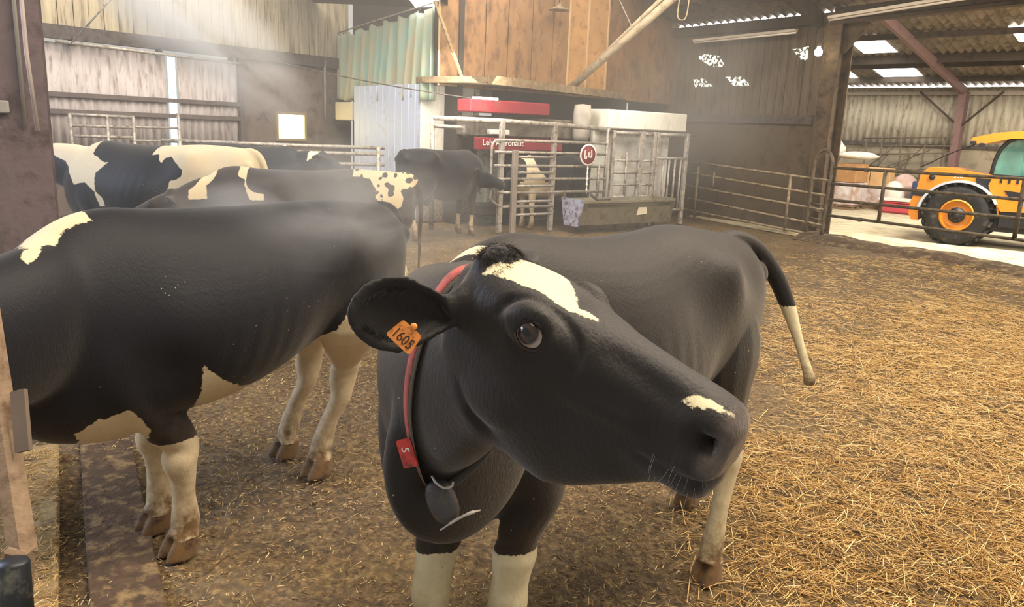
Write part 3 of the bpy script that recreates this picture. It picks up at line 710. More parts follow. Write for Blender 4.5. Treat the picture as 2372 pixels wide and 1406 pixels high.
for h in (-.02, .0, .02): g_.tube([pp + pR @ Vector((x_, .0215-.16*abs(x_), h)) for x_ in (-.018, 0, .018)], .0012, 6)
sub('transponder_pod', g_, PODM, 'dark grey plastic transponder pod')
g_ = MB(); g_.tube(catmull([(-0.1595, 1.5741, 1.104), (-0.1479, 1.5536, 1.0991), (-0.1306, 1.5513, 1.0889), (-0.1147, 1.5600, 1.0887), (-.1120, 1.566, 1.097)], 5), .0027, 8)
sub('buckle_cord', g_, CORD); g_ = MB()
g_.tube(catmull([(-0.1359, 1.5496, 0.9893), (-0.118, 1.5480, 1.004), (-0.1038, 1.5546, 1.0118), (-0.0765, 1.5671, 1.0219), (-0.0521, 1.5965, 1.016)], 5), [.0018]*6 + [.0032]*9 + [.004]*3 + [.002]*3, 8)
sub('hanging_string', g_, CORD)
# poll tuft, ear hairs, chin whiskers
def surf(pts, sgn=None):
    out = []
    for p in pts:
        co, no, i_, d_ = HBV.find_nearest(HB @ Vector(p)); out.append((co, no))
    return out
R_ = rnd(3); rp = []; dr = []; nn = []
for k in range(900):
    x, y = R_.uniform(-.05, .035), R_.uniform(-.075, .075)
    (co, no), = surf([(x, y, .03 - .3*abs(x+.0)**1)])
    rp.append(co); nn.append(no); d = HB.to_3x3() @ Vector((.75 if x > -.02 else -.2, y*6 + R_.gauss(0, .25), -.25 + R_.gauss(0, .2))); dr.append(d)
FUR = mat('poll_hair', '#231d1a', rough=.55, spec=.3)
strands('poll_hair', rp, dr, .017, .0004, FUR, hero, 4, .5, 5, nn)
rp = []; dr = []; nn = []
for k in range(380):
    u_ = R_.uniform(.1, .85); side = R_.choice((-1, 1)); b_ = Vector((0, -.10, -.10)); t_ = Vector((-.085, -.30, -.10)); tt = (t_-b_).normalized(); oo = Vector((.568, -.659, .40)); oo = (oo - tt*oo.dot(tt)).normalized(); ss = tt.cross(oo)
    q = b_.lerp(t_, u_) + ss*side*.5*.13*math.sin(math.pi*min(1, u_*.9+.1))*R_.uniform(.7, 1.0)
    (co, no), = surf([q]); rp.append(co); nn.append(no); dr.append(HB.to_3x3() @ (tt*.5 - ss*side*.6 + oo*.3))
strands('ear_hair', rp, dr, .016, .0004, FUR, hero, 6, .6, 5)
rp = []; dr = []
for k in range(26):
    (co, no), = surf([(R_.uniform(.44, .55), -R_.uniform(.03, .075), R_.uniform(-.20, -.13))]); rp.append(co); dr.append(no + HB.to_3x3() @ Vector((.3, -.2, -.8)))
strands('whiskers', rp, dr, .035, .00035, mat('whisker', '#8d8378', rough=.5), hero, 7, .4, 6)
# horn stub and tail switch are part of the body; the others of the herd follow
BW = [(.74, .5), (.73, .604), (.747, .641), (.703, .679), (.685, .70), (.67, .690), (.594, .725), (.545, .664), (.50, .60), (.5, .5)]
coat_a = poly_coat([(0, [(.611, 1.396), (.63, 1.385), (.647, 1.388), (.694, 1.372), (.719, 1.356), (.759, 1.322), (.785, 1.330), (.852, 1.295), (.885, 1.288), (.892, 1.309), (.863, 1.325), (.81, 1.345), (.757, 1.365), (.745, 1.50), (.60, 1.50)]),
    (0, BW), (1, [(.352, .856), (.335, .838), (.288, .800), (.245, .765), (.16, .712), (.053, .700), (-.05, .69), (-.1, .60), (.33, .60)]),
    (1, [(-.25, .80), (-.34, .852), (-.40, 1.0), (-.43, .98), (-.41, .86), (-.46, .80), (-.60, .74), (-.7, .6), (-.3, .55)])],
    socks=((.28, .66, 1, .525), (.28, .66, -1, .60), (-.75, -.2, 0, .70)))
coat_b = poly_coat([(0, [(1.094, 1.337), (1.02, 1.65), (.60, 1.65), (.587, 1.291), (.463, 1.229), (.382, 1.233), (.494, 1.139), (.498, 1.078), (.471, .979), (.389, .923), (.384, .86), (.463, .852), (.494, .977), (.614, 1.045), (.738, 1.022), (.813, 1.131), (.893, 1.214), (.973, 1.236), (1.056, 1.295)]),
    (0, [(-.0, 1.30), (-.02, 1.65), (-1.05, 1.65), (-1.05, 1.2), (-.859, 1.19), (-.649, 1.179), (-.48, 1.115), (-.211, 1.017), (-.239, 1.104), (-.345, 1.144), (-.351, 1.204), (-.267, 1.262), (-.192, 1.3), (-.137, 1.283), (-.114, 1.24), (-.065, 1.311)])],
    socks=((-.9, .7, 0, .45),))
def extra_c(V, H, c):
    return np.where((V[:, 0] < -.55) & (V[:, 2] < .98) & (V[:, 0] > -.93), np.maximum(c, .93 - V[:, 2]), c)
coat_c = poly_coat([(0, [(.697, 1.31), (.69, 1.5), (.80, 1.5), (.763, 1.266), (.739, 1.145), (.863, 1.131), (.877, 1.203), (.783, 1.3)][0:3] + [(.80, 1.30), (.877, 1.203), (.863, 1.131), (.739, 1.145), (.75, 1.24), (.70, 1.30)]),
    (0, [(.53, 1.50), (.509, 1.328), (.462, 1.297), (.439, 1.217), (.394, 1.147), (.282, 1.150), (.297, 1.20), (.376, 1.207), (.432, 1.255), (.445, 1.336), (.44, 1.50)]),
    (0, [(-.40, 1.36), (-.38, 1.5), (-1.0, 1.5), (-.90, 1.284), (-.78, 1.263), (-.802, 1.194), (-.792, 1.113), (-.74, 1.103), (-.66, 1.14), (-.585, 1.182), (-.579, 1.266), (-.531, 1.341)])], speck=11, extra=extra_c)
coat_e = poly_coat([(0, [(.95, 1.2), (1.1, 1.3), (1.08, 1.5), (.98, 1.5)])])
coat_f = poly_coat(socks=((-1, 1, 0, .33),))
coat_g = poly_coat([(0, [(.45, .55), (.42, 1.0), (.55, 1.15), (.60, 1.45), (.75, 1.5), (.80, 1.0), (.9, .7), (.7, .5)]), (0, [(-.3, .5), (-.25, .72), (0, .68), (.3, .74), (.35, .5)])], socks=((.3, .9, 0, .9), (-1, -.3, 0, .4)))
LEGK = 1.28; LEGU = 1.0
cowA, _, _ = make_cow('black cow on the left with a white shoulder patch and white lower legs', (-1.23, 3.41), (-0.62, -0.785), 1.045, voxel=0.009,
    head=((-2.02, 1.85, 0.88), (-0.5, -0.6, -0.6), (-0.3, -0.45, 0.84)), neck=[(-1.68, 2.62, 1.12, .17, .27), (-1.80, 2.25, 1.02, .14, .24)], body=BODY_A, udder=False,
    legs=dict(hl=(-0.99, 3.89), hr=(-1.23, 4.12), fl=(-1.37, 3.06), fr=(-1.57, 3.26)), coat=coat_a, mats=HOLA, iters=14, relax_it=60)
LEGK = 1.1
cowB, _, _ = make_cow('black and white patched cow standing behind at the far left', (-3.45, 7.7), (-0.98, 0.2), 1.13, voxel=0.016, head=((-5.1, 8.0, 1.5), (-.8, .1, -.5), (-.4, 0, .9)), coat=coat_b, mats=HOLB)
cowC, _, _ = make_cow('muddy dark cow with a speckled white rump behind the left cow', (-1.82, 6.75), (-0.99, -0.12), 1.04, voxel=0.014, head=((-2.85, 6.4, 1.24), (-.85, -.2, -.45), (-.4, 0, .9)), coat=coat_c, mats=HOLC)
cowE, _, _ = make_cow('dark cow far back near the bright yellow window', (-4.1, 12.1), (0.95, -0.2), 1.05, voxel=0.02, head=((-2.9, 11.8, 1.4), (.8, -.1, -.5), (.4, 0, .9)), coat=coat_e, mats=HOLB)
cowF, _, _ = make_cow('black cow with white socks putting her head into the milking stall', (-1.30, 13.35), (0.62, 0.78), 1.06, voxel=0.02, head=((-0.68, 13.85, 1.17), (.9, .1, -.42), (.3, .2, .9)), coat=coat_f, mats=HOLA)
cowG, _, _ = make_cow('black cow with white front legs standing inside the milking stall', (0.70, 15.48), (-0.81, -0.585), 1.0, voxel=0.02, head=((-.08, 15.12, 1.15), (-.5, -.2, -.8), (-.3, -.2, .9)), coat=coat_g, mats=HOLB)

# ================================================================== the barn
class Plane:
    """a vertical working plane: s metres along d, z up, n metres towards the camera side"""
    def __init__(s, ox, oy, dx, dy):
        s.o = Vector((ox, oy, 0)); s.d = Vector((dx, dy, 0)).normalized(); s.n = Vector((s.d.y, -s.d.x, 0))
        if s.n.dot(Vector((0, 0, 0)) - s.o) < 0: s.n = -s.n
    def at(s, a, z, n=0.0): return s.o + s.d*a + s.n*n + Vector((0, 0, z))
    def R(s): return Matrix((s.d, -s.n, Vector((0, 0, 1)))).transposed()
    def box(s, mb, a0, a1, z0, z1, n0, n1, bev=0.0):
        return mb.box(s.at((a0+a1)/2, (z0+z1)/2, (n0+n1)/2), (abs(a1-a0), abs(n1-n0), abs(z1-z0)), s.R(), bev)
    def poly(s, mb, P, n0, n1): return mb.prism(P, s.at(0, 0, n0), s.d, Vector((0, 0, 1)), (n1-n0)*(1 if s.d.cross(Vector((0, 0, 1))).dot(s.n) > 0 else -1))
LW = Plane(-7.99, 14.0, .62, .785); BW_ = Plane(-1.55, 15.0, .76, .65); RW = Plane(6.0, 16.3, -.60, .80)
HL = Plane(-1.96, 15.3, -.60, .80); HR = Plane(-1.96, 15.3, .80, .60); RB = Plane(-.26, 14.12, .811, .585)
FWP = Plane(11.93, 24.5, .70, -.714); GT = Plane(6.02, 15.17, .522, -.853); FE = Plane(6.02, 15.17, -.559, .829); TH = Plane(8.49, 14.9, .80, -.60)
CU = Plane(-4.28, 18.69, .594, -.805)

def corrugated(mb, pl, a0, a1, z0, z1, pitch=0.15, amp=0.03, n0=0.0, zf=None):
    """sheet with vertical waves; zf(a) may give the top edge"""
    k = max(2, int((a1-a0)/pitch*4)); top = []; bot = []; tb = []; bb = []
    for i in range(k+1):
        a = a0 + (a1-a0)*i/k; w = amp*math.sin(2*math.pi*(a-a0)/pitch + .6); zt = zf(a) if zf else z1
        bot.append(pl.at(a, z0, n0+w)); top.append(pl.at(a, zt, n0+w)); bb.append(pl.at(a, z0, n0+w-.008)); tb.append(pl.at(a, zt, n0+w-.008))
    m = k+1; fs = []
    for i in range(k):
        fs += [(i, i+1, m+i+1, m+i), (2*m+i+1, 2*m+i, 3*m+i, 3*m+i+1), (m+i, m+i+1, 3*m+i+1, 3*m+i), (i+1, i, 2*m+i, 2*m+i+1)]
    return mb.add(bot+top+bb+tb, fs, True)

# ---- floors
def floor_mat():
    m = bpy.data.materials.new('muddy_floor'); m.use_nodes = True; nt = m.node_tree; N = nt.nodes; L = nt.links; b = N['Principled BSDF']
    tc = N.new('ShaderNodeTexCoord')
    def noise(sc, det=6, r=.6):
        n = N.new('ShaderNodeTexNoise'); n.inputs['Scale'].default_value = sc; n.inputs['Detail'].default_value = det; n.inputs['Roughness'].default_value = r; L.new(tc.outputs['Object'], n.inputs['Vector']); return n.outputs[0]
    def ramp(f, st):
        r = N.new('ShaderNodeValToRGB'); L.new(f, r.inputs[0]); e = r.color_ramp.elements
        e[0].position, e[0].color = st[0][0], S(st[0][1]); e[1].position, e[1].color = st[-1][0], S(st[-1][1])
        for p, c in st[1:-1]: q = e.new(p); q.color = S(c)
        return r.outputs[0]
    fine = ramp(noise(26, 8, .75), [(.32, '#2e2416'), (.46, '#54422a'), (.56, '#7b6440'), (.68, '#b09567')])
    big = ramp(noise(1.3, 5), [(.38, '#382c1c'), (.5, '#604d31'), (.64, '#86714a')])
    mx = N.new('ShaderNodeMix'); mx.data_type = 'RGBA'; mx.inputs[0].default_value = .30; L.new(fine, mx.inputs[6]); L.new(big, mx.inputs[7])
    L.new(mx.outputs[2], b.inputs['Base Color'])
    rg = N.new('ShaderNodeMapRange'); rg.inputs[3].default_value = .35; rg.inputs[4].default_value = .9; L.new(noise(5, 4), rg.inputs[0]); L.new(rg.outputs[0], b.inputs['Roughness'])
    vo = N.new('ShaderNodeTexVoronoi'); vo.inputs['Scale'].default_value = 30; L.new(tc.outputs['Object'], vo.inputs['Vector'])
    ad = N.new('ShaderNodeMath'); ad.operation = 'ADD'; L.new(noise(20, 8, .7), ad.inputs[0]); L.new(vo.outputs[0], ad.inputs[1])
    bp = N.new('ShaderNodeBump'); bp.inputs['Strength'].default_value = .85; bp.inputs['Distance'].default_value = .025; L.new(ad.outputs[0], bp.inputs['Height']); L.new(bp.outputs[0], b.inputs['Normal'])
    return m
FLM = floor_mat()
def hash_noise(x, y, seed=0):
    """smooth value noise on arrays"""
    xi = np.floor(x).astype(np.int64); yi = np.floor(y).astype(np.int64); fx = x-xi; fy = y-yi; fx = fx*fx*(3-2*fx); fy = fy*fy*(3-2*fy)
    def h(a, b): v = (a*374761393 + b*668265263 + seed*974634777) & 0x7fffffff; v = ((v ^ (v >> 13))*1274126177) & 0x7fffffff; return (v ^ (v >> 16))/0x7fffffff
    return (h(xi, yi)*(1-fx)+h(xi+1, yi)*fx)*(1-fy) + (h(xi, yi+1)*(1-fx)+h(xi+1, yi+1)*fx)*fy
def ground_h(x, y):
    x = np.asarray(x, float); y = np.asarray(y, float)
    return (hash_noise(x*2.1, y*2.1, 1)-.5)*.028 + (hash_noise(x*7, y*7, 2)-.5)*.030 + (hash_noise(x*16, y*16, 3)-.5)*.024 + (hash_noise(x*36, y*36, 4)-.5)*.012 - .018
def grid_floor(x0, x1, y0, y1, st):
    nx = int((x1-x0)/st)+1; ny = int((y1-y0)/st)+1; X, Y = np.meshgrid(np.linspace(x0, x1, nx), np.linspace(y0, y1, ny)); Z = ground_h(X, Y)
    V = np.stack([X, Y, Z], -1).reshape(-1, 3); i = np.arange(nx*ny).reshape(ny, nx); F = np.stack([i[:-1, :-1], i[:-1, 1:], i[1:, 1:], i[1:, :-1]], -1).reshape(-1, 4)
    me = bpy.data.meshes.new('floor'); me.vertices.add(len(V)); me.vertices.foreach_set('co', V.astype(np.float32).ravel())
    me.loops.add(F.size); me.loops.foreach_set('vertex_index', F.astype(np.int32).ravel()); me.polygons.add(len(F)); me.polygons.foreach_set('loop_start', np.arange(0, F.size, 4, dtype=np.int32))
    me.update(calc_edges=True); me.polygons.foreach_set('use_smooth', np.ones(len(F), bool)); me.materials.append(FLM)
    o = bpy.data.objects.new('floor', me); COL.objects.link(o); tag(o, kind='structure'); return o
grid_floor(-4.0, 6.0, 1.0, 8.0, .022)
grid_floor(-12, 10, 8.0, 24.0, .09)
HALLF = mat('hall_floor', '#c9bb9a', rough=.9, var=.14, vscale=3, dirt='#a8956f', dscale=2.2, damt=.5, bump=.3, bscale=30)
mb = MB(); mb.prism([(6.0-.28, 15.6), (9.6, 10.0), (16, 8), (22, 16), (12, 29), (3.5, 20)], (0, 0, .035), (1, 0, 0), (0, 1, 0), -.05); struct('floor', mb, HALLF)
# kerb between the pen and the hall
KERB = mat('kerb_concrete', '#4a3a2a', rough=.95, var=.35, vscale=9, dirt='#7d6a48', dscale=7, damt=.45, bump=.8, bscale=25)
mb = MB(); kp = []
for i in range(61):
    a = -0.4 + i*.13; h = .09 + .02*math.sin(i*.37) + .012*math.sin(i*1.13+1); kp.append([GT.at(a, -.02, .42+.05*math.sin(i*.31)), GT.at(a, h*.8, .2), GT.at(a, h+.02, -.10), GT.at(a, .03, -.34-.05*math.sin(i*.43))])
mb.add([p for q in kp for p in q], [(4*i+j, 4*i+4+j, 4*i+5+j, 4*i+1+j) for i in range(60) for j in range(3)], True)
struct('trim_1', mb, KERB)
# slab strips at the lower left
STRIP = mat('slab_concrete', '#9a835a', rough=.9, var=.3, vscale=14, dirt='#4a3826', dscale=10, damt=.42, bump=.8, bscale=45)
STRIPD = mat('slat_concrete', '#4f3d2b', rough=.9, var=.35, vscale=16, dirt='#8d7550', dscale=12, damt=.4, bump=.9, bscale=40)
SL = Plane(-1.68, 2.63, -.50, .866)
mb = MB(); SL.box(mb, -1.6, 1.6, -.05, .055, .0, -.62 if SL.n.x > 0 else .62, .008); struct('trim_2', mb, STRIP)
mb = MB(); SL.box(mb, -1.6, 1.7, -.05, .012, .10 if SL.n.x > 0 else -.10, .36 if SL.n.x > 0 else -.36, .006); struct('trim_3', mb, STRIPD)

# ---- left wall (far side behind the herd)
ASB = mat('fibre_sheet_left', '#b5aaa4', rough=.85, var=.22, vscale=2.5, dirt='#857770', dscale=5, damt=.45, stretch=(3, 3, .6))
BRD = mat('upper_boards', '#a3967c', rough=.85, var=.25, vscale=3, dirt='#5f523f', dscale=4, damt=.4, stretch=(4, 4, .4))
CON = mat('rendered_wall', '#75665a', rough=.9, var=.25, vscale=3, dirt='#4a3f38', dscale=3, damt=.45, bump=.3, bscale=20)
STEEL = mat('dark_steel', '#4d433d', rough=.75, var=.25, vscale=12, dirt='#2d2622', dscale=9, damt=.4)
GALV = mat('galvanised_pipe', '#a79f94', rough=.5, metal=.25, var=.15, vscale=10, dirt='#6c5b49', dscale=14, damt=.5)
mb = MB(); LW.box(mb, 3.45, 6.4, 0, 3.3, -.12, 0); struct('wall_left', mb, CON)
mb = MB(); LW.box(mb, -6.0, 3.45, 0, 1.1, -.12, 0); struct('wall_left', mb, CON)
def sheet(name, pl, *a, m=ASB, **k):
    q = MB(); corrugated(q, pl, *a, **k); return struct(name, q, m)
sheet('wall_left', LW, -6.0, 1.90, 1.0, 3.0, .15, .02, -.03); sheet('wall_left', LW, 2.13, 3.45, 1.0, 3.0, .15, .02, -.03)
def boards(pl, a0, a1, z0, z1, w, n0, n1, gap=.012):
    q = MB(); a = a0; R = rnd(int(a0*10)+7)
    while a < a1-.02:
        b = min(a+w, a1); d = R.uniform(-.008, .008); pl.box(q, a+gap/2, b-gap/2, z0, z1, n0+d, n1+d); a = b
    return q
struct('wall_left', boards(LW, -6.0, 6.3, 3.27, 6.4, .26, .02, .05), BRD)
mb = MB(); LW.box(mb, -6.0, 6.3, 3.25, 6.4, -.06, .0); struct('wall_left', mb, STEEL)
# daylight through the gap between two sheets
DAY = mat('daylight_blue', '#9fe0ff', emit='#a5e4ff', estr=3.2); DAYW = mat('daylight_white', '#ffffff', emit='#ffffff', estr=7.0); DAYY = mat('daylight_warm', '#fff2b0', emit='#fff0a8', estr=12.0)
mb = MB(); LW.box(mb, 1.94, 2.09, 1.2, 2.98, -.055, -.045); tag(mb.build('window_1', DAY), kind='structure')
for z in (1.35, 1.62, 1.93, 2.2):
    pass
# rails, conduit, posts on the left wall
def rail(label, cat, pts, r, m, name='rail', group=None, n=8):
    return tag(MB().tube(pts, r, n).build(name, m), label, cat, group)
mb = MB(); LW.box(mb, -.6, 6.2, 3.05, 3.28, .0, .14); struct('trim_4', mb, STEEL)
GR = mat('sheeting_rail', '#5d524c', rough=.8, var=.2)
for i, z in enumerate((2.13, 1.84)):
    mb = MB(); LW.box(mb, -.5, 3.4, z-.04, z+.04, .0, .06); struct('trim_%d' % (5+i), mb, GR)
tb = MB(); tb.tube([LW.at(-.15, 3.0, .22), LW.at(3.37, 2.93, .22)], .03, 8); 
cond = tag(tb.build('conduit_pipe', GALV), 'long pale conduit pipe running under the dark beam on the left wall', 'pipe')
for a in (.15, 1.7, 3.2): MB().box(LW.at(a, 3.02, .12), (.04, .2, .12), LW.R()).build('bracket', STEEL, cond)
mb = MB(); LW.box(mb, 3.40, 3.50, 1.0, 3.05, .0, .08); struct('trim_7', mb, GR)
DP = mat('downpipe', '#8f867b', rough=.7, var=.2)
tag(MB().tube([LW.at(5.55, 1.9, .12), LW.at(5.55, 3.2, .12)], .025, 8).build('drain_pipe', DP), 'thin upright pipe near the curtain corner of the left wall', 'pipe')
# glowing window
WF = mat('window_frame', '#8b775a', rough=.7)
mb = MB(); 
for a0, a1, z0, z1 in ((4.28, 5.08, 1.97, 2.03), (4.28, 5.08, 1.40, 1.46), (4.28, 4.34, 1.46, 1.97), (5.02, 5.08, 1.46, 1.97)): LW.box(mb, a0, a1, z0, z1, .0, .06)
wn = struct('window_2', mb, WF); q = MB(); LW.box(q, 4.34, 5.02, 1.46, 1.97, .005, .02); q.build('pane', DAYY, wn)
# feed rails behind the herd
grp = 'rails behind the herd'
hr_ = empty('feed_barrier', (-5.2, 14.0, 0)); tag(hr_, 'low pale horizontal barrier of pipes behind the cows in front of the yellow window', 'barrier')
def child_tube(parent, name, pts, r, m, n=8):
    q = MB().tube([Vector(p) - parent.location for p in pts], r, n); return q.build(name, m, parent)
for z, dy in ((1.28, 0), (1.40, .1), (1.08, .05)): child_tube(hr_, 'rail', [(-6.2, 13.6+dy, z+.02), (-4.2, 14.6+dy, z), (-2.6, 15.3+dy, z)], .035, GALV)
for x, y in ((-5.9, 13.75), (-4.3, 14.55), (-2.7, 15.25)): child_tube(hr_, 'post', [(x, y, 0), (x, y, 1.42)], .04, GALV)
sg = empty('stall_gate', (-7.2, 13.6, 0)); tag(sg, 'pale tubular stall gate standing by the left wall behind the patched cow', 'gate')
for z in (1.45, 1.62, 1.80): child_tube(sg, 'rail', [LW.at(-.3, z, .9), LW.at(.75, z-.01, .9)], .025, GALV)
for a in (-.3, .3, .75): child_tube(sg, 'upright', [LW.at(a, 0, .9), LW.at(a, 1.82, .9)], .03, GALV)
for a in (1.75, ): child_tube(sg, 'upright', [LW.at(a, 0, .6), LW.at(a, 1.9, .6)], .03, GALV)
for z in (1.38, 1.62): child_tube(sg, 'rail', [LW.at(.75, z, .75), LW.at(1.75, z, .6)], .02, GALV)
# slanting wire and cable
tag(MB().tube([(-6.39, 11.48, 2.79), (-5.6, 11.75, 3.75)], .012, 6).build('hanger_wire', GALV), 'thin slanting wire at the upper left holding the conduit', 'wire')
def sag(a, b, s, n=14): a = Vector(a); b = Vector(b); return [a.lerp(b, i/n) - Vector((0, 0, s*4*(i/n)*(1-i/n))) for i in range(n+1)]
tag(MB().tube(sag(LW.at(2.5, 3.32, .04), RB.at(.05, 2.34, -.44), .12), .012, 6).build('overhead_cable', STEEL), 'dark cable sagging from the left wall to the milking room roof', 'cable')

# ---- big steel column at the left
COLM = mat('column_paint', '#6f6062', rough=.7, var=.25, vscale=5, dirt='#493b3a', dscale=5, damt=.5, bump=.2, bscale=30)
mb = MB(); cR = Matrix.Rotation(math.radians(28), 3, 'Z'); cx0 = Vector((-3.27, 5.2, 0))
mb.box(cx0 + Vector((0, 0, 2.3)), (.32, .02, 4.6), cR); mb.box(cx0 + cR @ Vector((0, .32, 0)) + Vector((0, 0, 2.3)), (.32, .02, 4.6), cR); mb.box(cx0 + cR @ Vector((0, .16, 0)) + Vector((0, 0, 2.3)), (.016, .31, 4.6), cR)
cl = tag(mb.build('steel_column', COLM), 'broad purple-brown steel column at the left edge above the black cow', 'column')
child = lambda par, nm, q, m, lab=None: tag(q.build(nm, m, par), lab)
child(cl, 'cable_conduit', MB().tube([cx0 + cR @ Vector((.03, -.035, 0)) + Vector((0, 0, z)) for z in (1.75, 2.6, 4.5)], .013, 8), mat('conduit_grey', '#8f8a82', rough=.5), 'pale grey conduit on the column')
jb = MB(); jb.box(cx0 + cR @ Vector((-.10, -.04, 0)) + Vector((0, 0, 1.86)), (.10, .05, .08), cR, .008); child(cl, 'junction_box', jb, mat('junction_grey', '#9b9690', rough=.5), 'pale grey electrical box')
child(cl, 'water_pipe', MB().tube([(-3.065, 5.0, 4.3), (-3.065, 5.0, 2.2), (-3.05, 5.02, 1.72)], .013, 8), mat('pipe_pinkish', '#b5a59c', rough=.6, var=.2), 'thin pale pinkish pipe')
# left planks
PLK = mat('weathered_planks', '#6f625b', rough=.9, var=.35, vscale=5, dirt='#b5aaa0', dscale=5, damt=.25, stretch=(3, 3, .5), bump=.3, bscale=30)
PW = Plane(-4.3, 5.9, .75, .30)
struct('wall_left', boards(PW, -2.5, .56, 0, 1.42, .16, -.03, 0), PLK)
mb = MB(); PW.box(mb, -2.5, .36, 1.42, 4.6, -.06, 0); struct('wall_left', mb, CON)
mb = MB(); PW.box(mb, .36, .43, 1.45, 2.4, -.05, -.04); tag(mb.build('window_3', DAY), kind='structure')

# ---- box over the milking room: curtain, brown boards, roof slab
BRW = mat('brown_board', '#8a6640', rough=.8, var=.22, vscale=2.2, dirt='#5c4128', dscale=6, damt=.45, stretch=(1, 1, .5), bump=.1, bscale=60)
BRWL = mat('pale_board', '#b98b55', rough=.8, var=.2, vscale=2.2, dirt='#8a6640', dscale=6, damt=.35)
BATT = mat('board_joint', '#2f2218', rough=.9)
PALE = mat('pale_batten', '#b79c74', rough=.8)
seams = [0, .56, 1.09, 1.65, 2.28, 2.85, 3.30, 3.86, 4.47, 5.2, 5.9, 6.6, 7.3]
for i in range(len(seams)-1):
    mb = MB(); BW_.box(mb, seams[i]+.012, seams[i+1]-.012, 2.6, 5.2, -.04, 0)
    struct('wall_back', mb, BRWL if i in (6, 7) else BRW)
mb = MB(); BW_.box(mb, 0, 7.4, 2.6, 5.2, -.12, -.045); struct('wall_back', mb, BATT)
for a in (.0, 4.47, 3.86, 3.3):
    mb = MB(); BW_.box(mb, a-.015, a+.015, 2.6, 5.2, .0, .025); struct('trim_8', mb, PALE)
ROOFS = mat('roof_slab', '#77664f', rough=.85, var=.3, vscale=4, dirt='#a98d5f', dscale=9, damt=.35, bump=.4, bscale=25)
S0, S1, S2, S3 = Vector((-.59, 14.27, 0)), Vector((4.0, 20.6, 0)), Vector((-4.4, 20.3, 0)), Vector((-1.85, 15.2, 0)); Z_ = Vector((0, 0, 2.70))
mb = MB(); mb.prism([(p.x, p.y) for p in (S0, S1, S2, S3)], (0, 0, 2.64), (1, 0, 0), (0, 1, 0), .09); struct('trim_9', mb, ROOFS)
mb = MB(); mb.bar(S0 + Z_, S1 + Z_, .05, .15); mb.bar(S0 + Z_, S3 + Z_, .05, .11); mb.bar(S3 + Z_, S2 + Z_, .05, .11); struct('trim_10', mb, mat('slab_edge', '#8f7a5c', rough=.85, var=.3, vscale=8, dirt='#6a563e', dscale=10, damt=.45))
# curtain
CURT = mat('curtain_teal', '#88a595', rough=.85, var=.15, vscale=3, dirt='#a59a7c', dscale=1.6, damt=.8, stretch=(2, 2, .5))
mb = MB(); nA, nZ = 150, 14; vs = []
for j in range(nZ+1):
    for i in range(nA+1):
        a = .12 + 4.30*i/nA; f = j/nZ; zt = 3.80 + .25*(a/4.5) - .10*abs(math.sin(a*math.pi/.62))**.7*(1 if a > .8 else .4); zb = 2.35 + .03*math.sin(a*7)
        w = (.09+.03*f)*math.sin(a*2*math.pi/.34 + .8*math.sin(a*3)) + .03*math.sin(a*23 + 2*f); vs.append(CU.at(a, zt + (zb-zt)*f, w*(.5+.7*f)))
mb.add(vs, [(j*(nA+1)+i, j*(nA+1)+i+1, (j+1)*(nA+1)+i+1, (j+1)*(nA+1)+i) for j in range(nZ) for i in range(nA)], True)
cu = mb.build('curtain', CURT); md = cu.modifiers.new('t', 'SOLIDIFY'); md.thickness = .006
tag(cu, 'faded teal and beige curtain hanging in folds left of the brown boards', 'curtain')
q = MB().tube([CU.at(.1, 3.84, 0), CU.at(2.2, 3.96, 0), CU.at(4.55, 4.08, 0)], .015, 6); q.build('curtain_cord', GALV, cu)
for i in range(8):
    a = .45 + i*.58; q = MB(); q.tube([CU.at(a, 3.84+.055*a, 0), CU.at(a, 3.76+.05*a, .03)], .012, 5); q.build('hook', STEEL, cu)
mb = MB(); CU.box(mb, -.1, 4.6, 0, 5.2, -.55, -.45); struct('wall_back', mb, mat('dark_recess', '#3a3129', rough=.9, var=.2))
# roof with a skylight above the curtain
V_ = [Vector(p) for p in ((-5.0, 18.5, 4.45), (-1.42, 15.25, 3.99), (-1.2, 12.9, 4.6), (-4.8, 15.5, 5.3))]
def blin(u, v, o=0): return V_[1].lerp(V_[0], u).lerp(V_[2].lerp(V_[3], u), v) + Vector((0, 0, o))
mb = MB(); mb.add(V_ + [p + Vector((0, 0, .05)) for p in V_], [(0, 1, 2, 3), (7, 6, 5, 4)]); struct('ceiling', mb, mat('dark_roof', '#4a4036', rough=.9, var=.3))
mb = MB(); mb.add([blin(.02, .06, -.02), blin(.19, .02, -.02), blin(.26, .30, -.02), blin(.10, .32, -.02)], [(0, 1, 2, 3)]); tag(mb.build('window_4', DAYW), kind='structure')
# struts and augers
WOODP = mat('dusty_strut', '#a48a63', rough=.85, var=.2, dirt='#6d5a40', dscale=12, damt=.4); AUG = mat('auger_pipe', '#b3a184', rough=.6, var=.2, vscale=5, dirt='#806d52', dscale=8, damt=.4)
tag(MB().bar((-1.61, 14.75, 4.05), (-1.10, 15.0, 2.74), .05, .05).build('wooden_strut', WOODP), 'thin slanting strut against the first brown board', 'strut')
tag(MB().tube([(1.00, 17.0, 2.72), (2.85, 14.9, 4.45)], .075, 14).build('feed_auger', AUG), 'thick slanting feed pipe rising from the roof slab, lower of the two', 'pipe')
tag(MB().tube([(1.15, 17.2, 2.9), (2.62, 15.2, 4.42)], .04, 12).build('feed_auger', AUG), 'thinner slanting feed pipe lying just above the thick one', 'pipe')
tag(MB().tube([(1.75, 15.9, 4.5), (2.06, 15.75, 3.9), (2.1, 15.7, 3.82)], .012, 6).build('stay_wire', GALV), 'thin stay wire meeting the two slanting feed pipes', 'wire')
